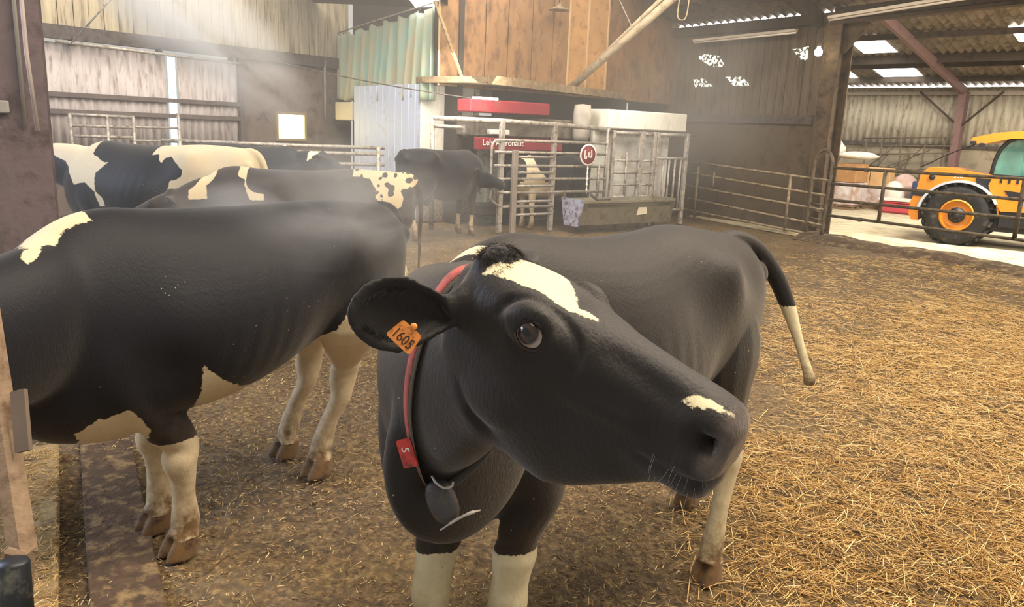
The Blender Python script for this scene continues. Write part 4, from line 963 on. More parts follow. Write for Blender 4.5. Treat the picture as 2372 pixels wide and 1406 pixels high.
tag(MB().tube(catmull([(2.78, 14.8, 4.4), (2.76, 14.8, 3.98), (2.84, 14.8, 3.90), (2.92, 14.8, 3.98), (2.95, 14.8, 4.4)], 6), .012, 6).build('rope_loop', mat('rope', '#a89a75', rough=.9)), 'pale rope loop hanging right of the feed pipes', 'rope')
lm = MB(); lm.lathe([(0, .12), (.04, .12), (.05, .06), (.20, .0), (.215, -.02), (.20, -.02), (.04, .04), (0, .04)], (.69, 16.42, 4.23), (0, 0, 1), 24)
lamp = tag(lm.build('pendant_lamp', mat('lamp_enamel', '#8f7c60', rough=.5, dirt='#5d4c38', dscale=8, damt=.5)), 'dusty saucer lamp hanging in front of the brown boards', 'lamp')
MB().tube([(.69, 16.42, 4.34), (.69, 16.42, 5.2)], .012, 6).build('cord', STEEL, lamp)

# ---- milking room hut
HUTW = mat('hut_panel_lit', '#bfc6d8', rough=.5, var=.05, vscale=2, dirt='#a39c90', dscale=2, damt=.15); HUTG = mat('hut_panel_front', '#dcd6c6', rough=.6, var=.08, vscale=2, dirt='#b3a68c', dscale=4, damt=.3, stretch=(2, 2, .5))  # side panel: bluish light falling on it is put into the base colour
def ribs(pl, a0, a1, z0, z1, n0, n1, w=.27):
    q = MB(); pl.box(q, a0, a1, z0, z1, n0, n1); a = a0 + .1
    while a < a1: pl.box(q, a-.012, a+.012, z0, z1, n1, n1+.01); a += w
    return q
hut = empty('milking_room_cabin', HL.at(0, 0)); tag(hut, 'white panelled cabin under the roof slab beside the milking stall', 'cabin')
def hp_(nm, q, m, lab=None):
    o = q.build(nm, m); o.parent = hut; o.matrix_parent_inverse = Matrix.Translation(-hut.location)
    if lab: o['label'] = lab
    return o
hp_('side_panel', ribs(HL, 0, 2.8, .0, 2.63, -.06, 0), HUTW, 'white ribbed side panel with bluish light in its colour'); hp_('front_panel', ribs(HR, 0, 1.28, .5, 2.63, -.06, 0, .32), HUTG, 'off-white front panel')
q = MB(); HR.box(q, 0, 1.28, 0, .5, -.06, .02); hp_('base_panel', q, mat('mucky_base', '#8c7a66', rough=.9, var=.2, vscale=10, dirt='#4c3a2a', dscale=22, damt=.6), 'mucky splashed base panel')
q = MB(); HL.box(q, 2.84, 3.7, 1.9, 2.3, -.5, .05, .02); tag(q.build('wall_cabinet', mat('cabinet_cream', '#c2b49a', rough=.6)), 'small cream cabinet mounted left of the white cabin', 'cabinet')
q = MB(); HR.box(q, 1.28, 1.40, 0, 2.63, -.1, .03); hp_('corner_post', q, GALV)
tag(ribs(Plane(-.78, 13.75+1.7, .811, .585), 0, .55, 0, 2.05, -.05, 0, .11).build('strip_panel', mat('strip_grey', '#8f9488', rough=.6, var=.15, dirt='#5c4d3d', dscale=7, damt=.5)), 'grey-green ribbed panel between the cabin and the milking stall', 'panel')
DARK = mat('dark_inside', '#2b2622', rough=.9, var=.3, vscale=4); ROB = mat('robot_grey', '#6d6357', rough=.6, var=.2, dirt='#43392f', dscale=5, damt=.5); REDS = mat('robot_red', '#7f2029', rough=.5, var=.1, dirt='#6a3a34', dscale=6, damt=.35)
mb = MB(); RB.box(mb, .98, 4.6, 0, 2.6, -1.9, -1.8); struct('wall_back', mb, DARK)
rob = empty('milking_robot', RB.at(1, 0, -1.2)); tag(rob, 'grey milking robot with a dark red lettered stripe behind the rails', 'milking machine')
def rb_(nm, q, m, lab=None):
    o = q.build(nm, m); o.parent = rob; o.matrix_parent_inverse = Matrix.Translation(-rob.location)
    if lab: o['label'] = lab
    return o
q = MB(); RB.box(q, -.1, 2.5, 1.70, 2.08, -1.5, -.75, .03); rb_('upper_housing', q, ROB)
q = MB(); RB.box(q, -.45, 1.35, 2.13, 2.36, -.9, -.45, .02); rb_('red_housing', q, REDS)
q = MB(); RB.box(q, -.32, .15, 2.36, 2.40, -.6, -.45, .005); rb_('light_bar', q, mat('light_bar', '#fff4e0', emit='#fff0d8', estr=4))
l_ = bpy.data.lights.new('slab_fill_light', 'AREA'); l_.energy = 38; l_.size = 1.6; l_.color = (1, .95, .86); lo_ = bpy.data.objects.new('slab_fill_light', l_); COL.objects.link(lo_); lo_.location = (-.95, 14.35, 2.60); lo_.rotation_euler = (Vector((-.7, 16.2, 1.0)) - Vector((-.95, 14.35, 2.60))).to_track_quat('-Z', 'Y').to_euler()  # added fill below the slab edge for the cabin front, apart from the bar
l2_ = lo_.copy(); l2_.data = l_.copy(); l2_.data.energy = 12; COL.objects.link(l2_); l2_.location = RB.at(3.0, 2.58, .3); l2_.rotation_euler = (RB.at(3.4, .9, -.9) - RB.at(3.0, 2.58, .3)).to_track_quat('-Z', 'Y').to_euler()  # second added fill, aimed at the pale panel behind the chutes
q = MB(); RB.box(q, -.25, 1.75, 1.47, 1.69, -.62, -.52, .01); st_ = rb_('lettered_stripe', q, REDS, 'dark red stripe with white lettering')
tx = RB.at(.33, 1.60, -.50); tR_ = Matrix((RB.d, Vector((0, 0, 1)), RB.d.cross(Vector((0, 0, 1))))).transposed().to_4x4()
t_ = text_mesh('Lely Astronaut', .155, 'lettering', mat('lettering_white', '#e8e0d4', rough=.6), st_, Matrix.Translation(tx) @ tR_, .003); 
q = MB(); RB.box(q, .1, .55, 1.74, 1.84, -.74, -.60, .02); rb_('display_unit', q, mat('display_pale', '#c9c4b8', rough=.4), 'pale display unit')
q = MB(); RB.box(q, .2, 2.6, .18, .42, -1.5, -1.0, .04); rb_('arm_base', q, DARK)
q = MB(); q.tube([RB.at(.6, .3, -1.1), RB.at(1.0, .42, -.9), RB.at(1.35, .40, -.85)], .05, 10); rb_('milking_arm', q, ROB)
q = MB(); q.lathe([(0, .22), (.16, .2), (.18, 0), (.17, -.4), (.13, -.5), (0, -.5)], RB.at(2.2, 2.18, -.5), (0, 0, 1), 20); rb_('feed_hopper', q, mat('hopper_grey', '#a39a8c', rough=.6, var=.2), 'pale grey feed hopper')
# stall frame: posts, rails, entry gate
def frame_thing(name, label, cat, group=None, org=None):
    e = empty(name, org or RB.at(0, 0)); tag(e, label, cat, group); return e
def part(e, nm, q, m, lab=None):
    o = q.build(nm, m); o.parent = e; o.matrix_parent_inverse = Matrix.Translation(-e.location)
    if lab: o['label'] = lab
    return o
sf = frame_thing('milking_stall_frame', 'tall galvanised pipe frame in front of the milking robot', 'stall frame')
for a in (-.05, 1.13): 
    q = MB(); RB.box(q, a-.045, a+.045, 0, 2.02, -.045, .045, .01); part(sf, 'post', q, GALV)
part(sf, 'top_rail', MB().tube([(-1.55, 14.2, 2.0), RB.at(-.05, 1.99), RB.at(1.3, 1.97), RB.at(2.5, 1.93)], .045, 10), GALV)
part(sf, 'drop_post', MB().tube([(-1.55, 14.2, 2.03), (-1.54, 14.2, .9), (-1.54, 14.2, 0)], .045, 10), GALV)
part(sf, 'inner_rail', MB().tube([(-1.55, 14.2, 1.86), (-.98, 14.12, 1.85)], .035, 8), GALV)
q = MB(); q.lathe([(0, 0), (.05, 0), (.05, .1), (.03, .12), (.03, .22), (0, .22)], (-.98, 14.12, 1.68), (0, 0, 1), 10); part(sf, 'drinker_fitting', q, STEEL)
for z in (1.66, 1.455, 1.215, .98, .735):
    part(sf, 'side_rail', MB().tube([RB.at(-.22, z, .03), RB.at(2.45, z, .03)], .026, 8), GALV)
part(sf, 'side_rail', MB().tube([RB.at(-.02, .48, .03), RB.at(1.15, .47, .03)], .026, 8), GALV)
for a, z0, z1 in ((2.43, .55, 1.95), (2.25, .6, 1.25)): part(sf, 'upright', MB().tube([RB.at(a, z0, .03), RB.at(a, z1, .03)], .03, 8), GALV)
part(sf, 'end_loop', MB().tube(catmull([RB.at(-.05, 1.64, .03), RB.at(-.24, 1.62, .03), RB.at(-.28, 1.4, .03), RB.at(-.27, .75, .03), RB.at(-.27, .62, .03), RB.at(-.05, .48, .03)], 4), .024, 8), GALV)
eg = frame_thing('stall_entry_gate', 'small five-bar gate between the two stall posts', 'gate', None, RB.at(.15, 0, .12))
for z in (1.38, 1.10, .86, .58, .34): part(eg, 'bar', MB().tube([RB.at(.2, z, .12), RB.at(1.05, z, .12)], .024, 8), GALV)
q = MB(); RB.box(q, .12, .22, 0.0, 1.5, .08, .16, .01); part(eg, 'gate_post', q, mat('gate_post_grey', '#877b6e', rough=.7, var=.2))
# round sign on a chain
sgn = frame_thing('round_sign', 'round red sign with white letters on a stick above the trough', 'sign', None, RB.at(1.85, 1.44, .16))
q = MB(); q.lathe([(0, .0), (.20, .0), (.205, .008), (.20, .016), (0, .016)], RB.at(1.85, 1.44, .14), RB.n, 40); part(sgn, 'disc', q, REDS)
q = MB(); q.lathe([(.175, .0), (.205, .0), (.205, .010), (.175, .010)], RB.at(1.85, 1.44, .155), RB.n, 40); part(sgn, 'rim', q, mat('lettering_white', '#e8e0d4'))
q = MB()
def stroke(P, w=.022): 
    for a, b in zip(P, P[1:]): q.bar(RB.at(1.85+a[0], 1.44+a[1], .163), RB.at(1.85+b[0], 1.44+b[1], .163), w, .006, RB.n)
stroke([(-.085, .085), (-.085, -.06), (-.045, -.075), (-.045, -.02)]); stroke([(0, .05), (0, -.05)]); stroke([(.035, .06), (.035, -.045), (.075, -.045), (.085, .02)]); stroke([(.075, .09), (.09, -.03)])
part(sgn, 'letters', q, mat('lettering_white', '#e8e0d4'))
q = MB(); q.tube([RB.at(1.86, 1.24, .15), RB.at(1.87, .70, .15)], .012, 6)
for z in (1.18, 1.08, .98, .88, .78): q.ellipsoid(RB.at(1.865, z, .15), (.02, .02, .028), n=8, m=5)
part(sgn, 'chain', q, mat('lettering_white', '#e8e0d4'))
# trough
TRO = mat('trough_steel', '#837b66', rough=.45, metal=.3, var=.15, vscale=4, dirt='#5f5540', dscale=6, damt=.4); TRE = mat('trough_end', '#b7bbcf', rough=.35, metal=.4, dirt='#6b3d42', dscale=14, damt=.55, var=.1)
tr = frame_thing('water_trough', 'long grey steel trough on legs below the round red sign', 'trough', None, RB.at(2.4, 0, .4))
prof = [(.0, .62), (.06, .62), (.16, .20), (.48, .20), (.60, .62), (.66, .62), (.66, .58), (.62, .58), (.50, .15), (.14, .15), (.04, .58), (.0, .58)]
def ext(P, a0, a1):
    q = MB(); lo = [RB.at(a0, z, .05+n) for n, z in P]; hi = [RB.at(a1, z, .05+n) for n, z in P]; m_ = len(P)
    q.add(lo+hi, [tuple(range(m_)), tuple(reversed(range(m_, 2*m_)))] + [(i, m_+i, m_+(i+1) % m_, (i+1) % m_) for i in range(m_)]); return q
part(tr, 'basin', ext(prof, 1.35, 3.75), TRO)
part(tr, 'end_plate', ext([(.0, .64), (.66, .64), (.52, .13), (.12, .13)], 1.33, 1.36), TRE, 'shiny bluish end plate with reddish stains'); part(tr, 'end_plate', ext([(.0, .64), (.66, .64), (.52, .13), (.12, .13)], 3.74, 3.77), TRO)
q = MB(); RB.box(q, 1.5, 3.7, .50, .56, .12, .66); part(tr, 'water', q, mat('trough_water', '#3d3a30', rough=.08))
q = MB(); q.prism([(2.78, .32), (3.05, .34), (3.03, .52), (2.82, .50)], RB.at(0, 0, .64), RB.d, Vector((0, 0, 1)), -.02); part(tr, 'label_plate', q, mat('plate_cream', '#ddd3b4', rough=.6), 'cream blank plate')
for a in (1.55, 2.55, 3.6): part(tr, 'leg', MB().bar(RB.at(a, 0, .3), RB.at(a, .2, .3), .05, .05), STEEL)
part(tr, 'float_valve', MB().tube([RB.at(1.75, .72, .4), RB.at(1.95, .60, .4), RB.at(2.3, .60, .35)], .03, 8), STEEL)
# white box above, chutes right of the stall
q = MB(); RB.box(q, 2.55, 4.78, 1.95, 2.32, -1.0, -.1, .02); tag(q.build('white_cover_box', HUTG), 'off-white boxy cover hanging under the roof slab at its right end', 'box')
q = MB(); RB.box(q, 2.55, 4.75, .3, 1.94, -.62, -.55); tag(q.build('white_back_panel', mat('back_panel', '#d5d1c6', rough=.7, var=.1, dirt='#a39883', dscale=4, damt=.35)), 'pale panel behind the chute gates', 'panel')
for k, (a0, a1, lab) in enumerate(((2.62, 3.35, 'ladder-like chute gate just right of the stall frame'), (3.42, 3.75, 'narrow middle chute gate with a doubled post'), (3.85, 4.72, 'right chute gate with upright bars'))):
    cg = frame_thing('chute_gate', lab, 'gate', None, RB.at((a0+a1)/2, 0, .0))
    for a in (a0, a1): q = MB(); RB.box(q, a-.04, a+.04, 0.0 if k else .2, 1.92, -.04, .04, .01); part(cg, 'post', q, GALV)
    if k < 2:
        for z in (.62, .86, 1.10, 1.34): part(cg, 'bar', MB().tube([RB.at(a0, z, .02), RB.at(a1, z, .02)], .024, 8), GALV)
        if k == 0: part(cg, 'upright', MB().tube([RB.at((a0+a1)/2, .5, .02), RB.at((a0+a1)/2, 1.5, .02)], .026, 8), GALV)
    else:
        part(cg, 'bar', MB().tube([RB.at(a0, 1.40, .02), RB.at(a1, 1.40, .02)], .03, 8), GALV); part(cg, 'bar', MB().tube([RB.at(a0, .32, .02), RB.at(a1, .32, .02)], .03, 8), GALV)
        for t in (.22, .42, .62, .82): part(cg, 'upright', MB().tube([RB.at(lerp(a0, a1, t), .32, .02), RB.at(lerp(a0, a1, t), 1.4, .02)], .022, 8), GALV)
    part(cg, 'top_bar', MB().tube([RB.at(a0, 1.88, .0), RB.at(a1, 1.88, .0)], .035, 8), GALV)
tag(MB().tube([RB.at(2.5, 1.89, .0), RB.at(4.95, 1.88, .0)], .03, 8).build('chute_rail', STEEL), 'dark rail joining the tops of the chute gates', 'rail')

# ---- dark wall right of the milking room
DKW = mat('dark_boarding', '#5b4e3f', rough=.9, var=.25, vscale=3, dirt='#3d342a', dscale=4, damt=.4, stretch=(3, 3, .4)); DKC = mat('dark_concrete', '#544736', rough=.95, var=.25, vscale=2.5, dirt='#3a2f23', dscale=2.5, damt=.5, bump=.3, bscale=14)
struct('wall_right', boards(RW, 0, 5.4, 2.35, 4.35, .2, -.05, 0), DKW)
mb = MB(); RW.box(mb, 0, 5.4, 0, 2.2, -.15, .04); struct('wall_right', mb, DKC)
mb = MB(); RW.box(mb, 0, 5.4, 2.2, 2.38, -.1, .10); struct('trim_11', mb, STEEL)
# skylights glimpsed through the broken boards
def netglow():
    m = bpy.data.materials.new('netted_daylight'); m.use_nodes = True; nt = m.node_tree; N = nt.nodes; L = nt.links; b = N['Principled BSDF']; b.inputs['Base Color'].default_value = S('#4a4032')
    tc = N.new('ShaderNodeTexCoord'); n = N.new('ShaderNodeTexNoise'); n.inputs['Scale'].default_value = 16; n.inputs['Detail'].default_value = 3; L.new(tc.outputs['Object'], n.inputs['Vector'])
    r = N.new('ShaderNodeMapRange'); r.inputs[1].default_value = .46; r.inputs[2].default_value = .54; r.inputs[3].default_value = 0; r.inputs[4].default_value = 1.3; L.new(n.outputs[0], r.inputs[0])
    b.inputs['Emission Color'].default_value = S('#f4f2dc'); L.new(r.outputs[0], b.inputs['Emission Strength']); return m
NG = netglow()
for i, P in enumerate(([(3.24, 3.66), (3.0, 3.72), (2.6, 3.66), (2.37, 3.42), (2.8, 3.44)], [(3.30, 3.16), (3.0, 3.18), (2.68, 3.0), (3.2, 2.99)], [(2.36, 3.2), (1.9, 3.19), (1.64, 2.99), (2.1, 3.0)], [(.72, 3.7), (.33, 3.74), (.33, 3.46), (.5, 3.5)])):
    mb = MB(); RW.poly(mb, P, .012, .018); tag(mb.build('window_%d' % (5+i), NG), kind='structure')
# tube lights
TUB = mat('tube_housing', '#c9bca6', rough=.4, var=.1); 
def tube_light(label, p0, p1, r=.05):
    e = empty('tube_light', Vector(p0)); tag(e, label, 'lamp', 'unlit tube lights'); p0, p1 = Vector(p0), Vector(p1); q = MB(); q.bar(p0, p1, .10, .05); part(e, 'housing', q, TUB)
    q = MB(); q.tube([p0 - Vector((0, 0, .045)), p1 - Vector((0, 0, .045))], .022, 8); part(e, 'tube', q, mat('tube_glass', '#e6dccb', rough=.2))
    for t in (.15, .85): part(e, 'hanger', MB().tube([p0.lerp(p1, t), p0.lerp(p1, t) + Vector((0, 0, .3))], .01, 5), STEEL)
tube_light('unlit tube light on the dark wall left of the big post', RW.at(3.15, 4.0, .25), RW.at(.5, 4.04, .25))
tube_light('unlit tube light under the beam right of the big post', GT.at(-.2, 4.1, .35), GT.at(4.6, 4.28, .35))
# ---- big post and beams
PST = mat('post_steel', '#54432f', rough=.8, var=.3, vscale=6, dirt='#2e241b', dscale=5, damt=.5)
mb = MB(); bp_ = Vector((6.12, 15.85, 0)); bR = GT.R()
for dx in (-.19, .19): mb.box(bp_ + bR @ Vector((0, dx, 2.15)), (.36, .03, 4.3), bR)
mb.box(bp_ + Vector((0, 0, 2.15)), (.03, .36, 4.3), bR)
struct('trim_12', mb, PST)
mb = MB(); mb.prism([(-.6, 4.3), (.9, 4.3), (.18, 3.55), (-.18, 3.55)], bp_, GT.d, (0, 0, 1), .05); struct('trim_13', mb, PST)
BEAMM = mat('beam_steel', '#44382c', rough=.8, var=.3, vscale=5, dirt='#241c16', dscale=5, damt=.45)
mb = MB(); mb.bar(GT.at(-.6, 4.27, -.35), GT.at(7, 4.27, -.35), .12, .22); mb.bar(GT.at(-.6, 4.10, -.30), GT.at(7, 4.10, -.30), .20, .06); struct('trim_14', mb, BEAMM)
mb = MB(); mb.bar(RW.at(-.3, 4.24, .06), RW.at(5.4, 4.24, .06), .12, .20); struct('trim_15', mb, BEAMM)
bu = MB(); bu.lathe([(0, -.09), (.05, -.08), (.075, -.03), (.07, .02), (.035, .06), (.03, .09), (0, .09)], (5.66, 15.62, 3.55), (0, 0, 1), 18)
bl = tag(bu.build('bulb_lamp', mat('bulb_glow', '#fff6dc', emit='#fff3cf', estr=22)), 'small bright round bulb on the big post', 'lamp')
MB().tube([(5.66, 15.62, 3.72), (5.68, 15.66, 3.95), (5.95, 16.1, 4.18)], .015, 6).build('bracket_arm', STEEL, bl)
MB().lathe([(0, 0), (.04, 0), (.05, .08), (0, .1)], (5.66, 15.62, 3.64), (0, 0, 1), 12).build('holder', STEEL, bl)
# ---- fence and gate
FEN = mat('fence_pipe', '#8d7c62', rough=.6, metal=.2, var=.25, vscale=8, dirt='#4b3c2b', dscale=10, damt=.5); GTM = mat('gate_pipe', '#5f5340', rough=.6, metal=.2, var=.3, vscale=8, dirt='#382b1e', dscale=9, damt=.5)
fn = frame_thing('pipe_fence', 'pale five-rail pipe fence along the dark concrete wall', 'fence', None, FE.at(2, 0))
for za, zb in ((1.14, 1.33), (.85, 1.08), (.57, .78), (.27, .50), (.0+.06, .22)): part(fn, 'rail', MB().tube([FE.at(0.02, za), FE.at(4.3, zb)], .024, 8), FEN)
for a in (.9, 3.4): part(fn, 'upright', MB().tube([FE.at(a, .05), FE.at(a, 1.2)], .03, 8), FEN)
for a in (2.9, ): part(fn, 'stub', MB().tube([FE.at(a, .8, .02), FE.at(a, 1.1, .02)], .02, 6), FEN)
hp2 = frame_thing('hooped_gate_post', 'rounded hoop of pipe standing between the fence and the long gate', 'gate post', None, GT.at(-.2, 0))
part(hp2, 'hoop', MB().tube(catmull([GT.at(-.40, .0, .02), GT.at(-.39, 1.35, .02), GT.at(-.36, 1.55, .02), GT.at(-.27, 1.68, .02), GT.at(-.16, 1.71, .02), GT.at(-.05, 1.64, .02), GT.at(.02, 1.45, .02), GT.at(.0, .8, .02), GT.at(-.02, 0, .02)], 5), .035, 10), GTM)
for z in (.37, .52, .22, .66): part(hp2, 'crossbar', MB().tube([GT.at(-.39, z+.03, .02), GT.at(0, z, .02)], .018, 8), GTM)
gt = frame_thing('long_pipe_gate', 'long four-rail pipe gate in front of the yellow loader', 'gate', None, GT.at(1.7, 0))
for z0, z1 in ((1.39, 1.44), (1.09, 1.12), (.78, .83), (.48, .50)): part(gt, 'rail', MB().tube([GT.at(.03, z0), GT.at(4.2, z1)], .028, 10), GTM)
for a in (1.13, 3.48): part(gt, 'upright', MB().tube([GT.at(a, .48), GT.at(a, 1.41)], .035, 8), GTM)
for z in (1.39, .78, .48): part(gt, 'hinge', MB().box(GT.at(.75, z, 0), (.05, .07, .08), GT.R(), .005), GTM)
# ---- hall beyond: wall, column, roof, skylights
FSH = mat('fibre_sheet_hall', '#b5aa95', rough=.85, var=.22, vscale=2.5, dirt='#837560', dscale=5, damt=.45, stretch=(2, 2, .5)); HC_ = mat('hall_concrete', '#988b74', rough=.9, var=.2, vscale=2, dirt='#6f6350', dscale=3, damt=.45)
q = MB(); corrugated(q, FWP, -5.5, 9, 1.9, 3.60, .21, .03); struct('wall_far', q, FSH)
mb = MB(); FWP.box(mb, -5.5, 9, 0, 1.9, -.15, .02); struct('wall_far', mb, HC_)
mb = MB(); FWP.box(mb, -3.6, 9, 1.84, 1.94, .0, .10); struct('trim_16', mb, STEEL)
PUR = mat('purple_column', '#7d5f5a', rough=.75, var=.2, vscale=6, dirt='#5a4540', dscale=6, damt=.4)
mb = MB(); FWP.box(mb, 1.36, 1.56, 0, 3.45, .10, .14); FWP.box(mb, 1.36, 1.56, 0, 3.45, .40, .44); FWP.box(mb, 1.45, 1.47, 0, 3.45, .12, .42)
struct('trim_17', mb, PUR)
for a0, z0, a1, z1 in ((1.40, 2.5, .25, 3.45), (1.52, 2.5, 2.45, 3.45)):
    mb = MB(); mb.bar(FWP.at(a0, z0, .25), FWP.at(a1, z1, .25), .05, .05); struct('trim_18', mb, BEAMM)
RSH = mat('roof_sheet', '#7c7062', rough=.85, var=.25, vscale=2.5, dirt='#4c4238', dscale=4, damt=.5)
def roofz(d): return 3.55 + .2*d
def roof_pt(a, d, off=0): return FWP.at(a, roofz(d)+off, d)
q = MB(); a0, a1, d1 = -6.5, 9.5, 9.5; k = int((a1-a0)/.21*4); vs = []
for d in (-.2, d1):
    for i in range(k+1): a = a0+(a1-a0)*i/k; vs.append(roof_pt(a, d, .12 + .045*math.sin(2*math.pi*a/.21)))
SKY_ = [(-.30, .60, 3.30, 4.48), (-.58, .54, 1.05, 2.23), (-2.36, -1.35, .92, 2.0), (3.5, 4.6, 3.7, 4.8), (3.2, 4.2, 1.5, 2.35), (-3.9, -2.9, 2.6, 3.7), (5.6, 6.6, 3.0, 4.2)]
q.add(vs, [(i, i+1, k+2+i, k+1+i) for i in range(k)], True); struct('ceiling', q, RSH)
for i, (s0, s1, e0, e1) in enumerate(SKY_):
    mb = MB(); mb.add([roof_pt(s0, e0, .075), roof_pt(s1, e0, .075), roof_pt(s1, e1, .075), roof_pt(s0, e1, .075)], [(0, 1, 2, 3)]); tag(mb.build('window_%d' % (9+i), DAYW), kind='structure')
for i, d in enumerate((1.0, 2.35, 2.95, 4.75, 6.6, 8.4)):
    mb = MB(); mb.bar(roof_pt(a0, d, .0), roof_pt(a1, d, .0), .07, .14 if i != 2 else .24); struct('trim_%d' % (19+i), mb, BEAMM)
for i, a in enumerate((1.45, -3.6, 6.5)):
    mb = MB(); mb.bar(roof_pt(a, -.1, -.15), roof_pt(a, 9.4, -.15), .10, .24); struct('trim_%d' % (25+i), mb, PUR if i == 0 else BEAMM)
# daylight at the eaves shows between the sheets' waves
mb = MB(); FWP.box(mb, -5.5, 9, 3.52, 3.74, -.12, -.08); tag(mb.build('window_16', DAYW), kind='structure')
mb = MB(); FWP.box(mb, -5.5, 9, 3.36, 3.46, .02, .10); struct('trim_28', mb, mat('eaves_rail', '#a2978a', rough=.6))
# roof of the pen itself, upper right
q = MB(); vs = []; k = 260
for d in (-.3, 3.4):
    for i in range(k+1): a = -8.0 + 13.6*i/k; vs.append(RW.at(a, 4.41 + .28*d + .035*math.sin(2*math.pi*a/.21), d))
q.add(vs, [(i, i+1, k+2+i, k+1+i) for i in range(k)], True); struct('ceiling', q, RSH)
mb = MB(); RW.box(mb, -8.0, 5.6, 4.37, 4.47, -.08, -.05); tag(mb.build('window_17', DAYW), kind='structure')
for i, d in enumerate((.9, 2.3)):
    mb = MB(); mb.bar(RW.at(-8, 4.33+.28*d, d), RW.at(5.5, 4.33+.28*d, d), .07, .12); struct('trim_%d' % (29+i), mb, BEAMM)
mb = MB(); mb.bar(RW.at(0, 4.15, .05), RW.at(0, 5.1, 3.4), .12, .26); struct('trim_31', mb, BEAMM)

# ---- telescopic loader
YEL = mat('loader_yellow', '#cc7e18', rough=.4, var=.06, vscale=3, dirt='#b87a26', dscale=6, damt=.25, spec=.5); BLK = mat('loader_black', '#16171a', rough=.5); TYR = mat('tyre_rubber', '#1c1b1a', rough=.85, var=.2, vscale=12, dirt='#4a4238', dscale=8, damt=.3)
GLT = mat('cab_glass', '#5f9a8c', rough=.08, spec=.7, var=.3, vscale=4, alpha=.6); CHR = mat('fender_edge', '#c3c8d2', rough=.35, metal=.3)
ld = frame_thing('telescopic_loader', 'yellow telescopic loader with black cab parked beyond the pipe gate', 'loader', None, TH.at(.5, 0, -.5))
RT_, HZ = .58, .575
def wheel(a, n0, n1, nm='wheel'):
    ax = TH.n*(1 if n1 > n0 else -1); w = abs(n1-n0); c = TH.at(a, HZ+.03, n0)
    q = MB(); q.lathe([(.28, .02), (.42, .0), (.52, .01), (RT_-.03, .04), (RT_-.01, .10), (RT_-.01, w-.10), (RT_-.03, w-.04), (.52, w-.01), (.42, w), (.28, w-.03)], c, ax, 48)
    for k in range(22):
        for sd in (0, 1):
            an = 2*math.pi*(k+.5*sd)/22; u = TH.d*math.cos(an) + Vector((0, 0, 1))*math.sin(an); t2 = -TH.d*math.sin(an) + Vector((0, 0, 1))*math.cos(an)
            p0 = c + u*(RT_+.002) + ax*(.02 if sd else w-.02); p1 = c + u*(RT_+.012) + ax*(w*.55 if sd else w*.45) + t2*.10
            q.bar(p0, p1, .045, .05, u)
    tyre = part(ld, nm, q, TYR)
    q = MB(); q.lathe([(.285, w-.02), (.265, w-.05), (.22, w-.09), (.12, w-.11), (.12, w-.04), (0, w-.04)], c, ax, 40); q.lathe([(.28, w-.04), (.30, w-.005), (.275, w+.0)], c, ax, 40)
    q.build('rim', YEL, tyre)
    q = MB(); q.lathe([(.15, w-.05), (.14, w-.02), (.05, w+.0), (.04, w+.03), (0, w+.03)], c, ax, 24)
    for k in range(8):
        an = 2*math.pi*k/8; q.lathe([(.014, w-.02), (.014, w+.012), (0, w+.012)], c + (TH.d*math.cos(an) + Vector((0, 0, 1))*math.sin(an))*.10, ax, 8)
    q.build('hub', BLK, tyre)
wheel(-.08, -.22, .10); wheel(2.55, -.22, .10); wheel(-.08, -1.5, -1.85, 'wheel'); wheel(2.55, -1.5, -1.85, 'wheel')
arch = [(-.08+.66*math.cos(math.radians(t)), HZ+.03+.62*math.sin(math.radians(t))) for t in range(172, -1, -12)]
body = [(-.90, .50), (-.92, .80), (-.84, 1.05), (-.80, 1.36), (-.68, 1.47), (-.30, 1.475), (.30, 1.40), (.62, 1.36), (.62, .60), (.58, .62)]
q = MB(); TH.poly(q, [(-.86, .45), (-.92, .55)] + body[1:8] + [(.62, .62)] + arch[::-1][0:] + [(-.76, .62), (-.74, .45)], -1.2, .0); part(ld, 'rear_body', q, YEL)
q = MB()
ar2 = [(-.08+r*math.cos(math.radians(t)), HZ+.03+r*.94*math.sin(math.radians(t))) for r, tt in ((.70, range(176, 18, -8)), (.655, range(24, 180, 8))) for t in tt]; TH.poly(q, ar2, -.25, .10); part(ld, 'mudguard_edge', q, CHR, 'silver mudguard edge')
q = MB(); TH.poly(q, [(.13, 1.32), (.50, 1.32), (.62, .95), (.36, .92), (.20, 1.10)], .0, .02); part(ld, 'dark_panel', q, BLK)
q = MB(); TH.poly(q, [(.40, 1.34), (1.9, 1.30), (1.9, .78), (.62, .74), (.46, .96), (.36, 1.2)], -.3, .05); side = part(ld, 'side_cover', q, YEL)
for nm_, P_, n_ in (('vent', [(.62, 1.13), (.98, 1.10), (.98, .98), (.74, .98)], .05), ('tail_light_recess', [(-.90, 1.04), (-.50, 1.00), (-.52, .90), (-.9, .92)], .0)): q = MB(); TH.poly(q, P_, n_, n_+.01); part(ld, nm_, q, BLK)
q = MB(); TH.box(q, -.5, 2.6, .35, .70, -1.3, -.1); TH.box(q, .6, 2.2, .45, .78, -.1, .02, .02); part(ld, 'chassis', q, BLK)
q = MB(); 
for a in (.55, .68, .81, .94, 1.07): TH.box(q, a-.02, a+.02, 1.26, 1.36, .05, .06)
part(ld, 'mirror_teeth', q, BLK)
cab = [(.36, 1.40), (.40, 1.72), (.50, 1.95), (.66, 2.06), (1.0, 2.10), (1.9, 2.10), (1.9, 1.36)]
q = MB(); TH.poly(q, cab, -1.15, -.10); part(ld, 'cab_glass', q, GLT, 'teal cab glass')
q = MB(); q.tube(catmull([TH.at(a, z, -.07) for a, z in cab[:6]], 4), .035, 8); q2 = [TH.at(.36, 1.38, -.07), TH.at(1.9, 1.36, -.07)]; part(ld, 'cab_frame', q, BLK)
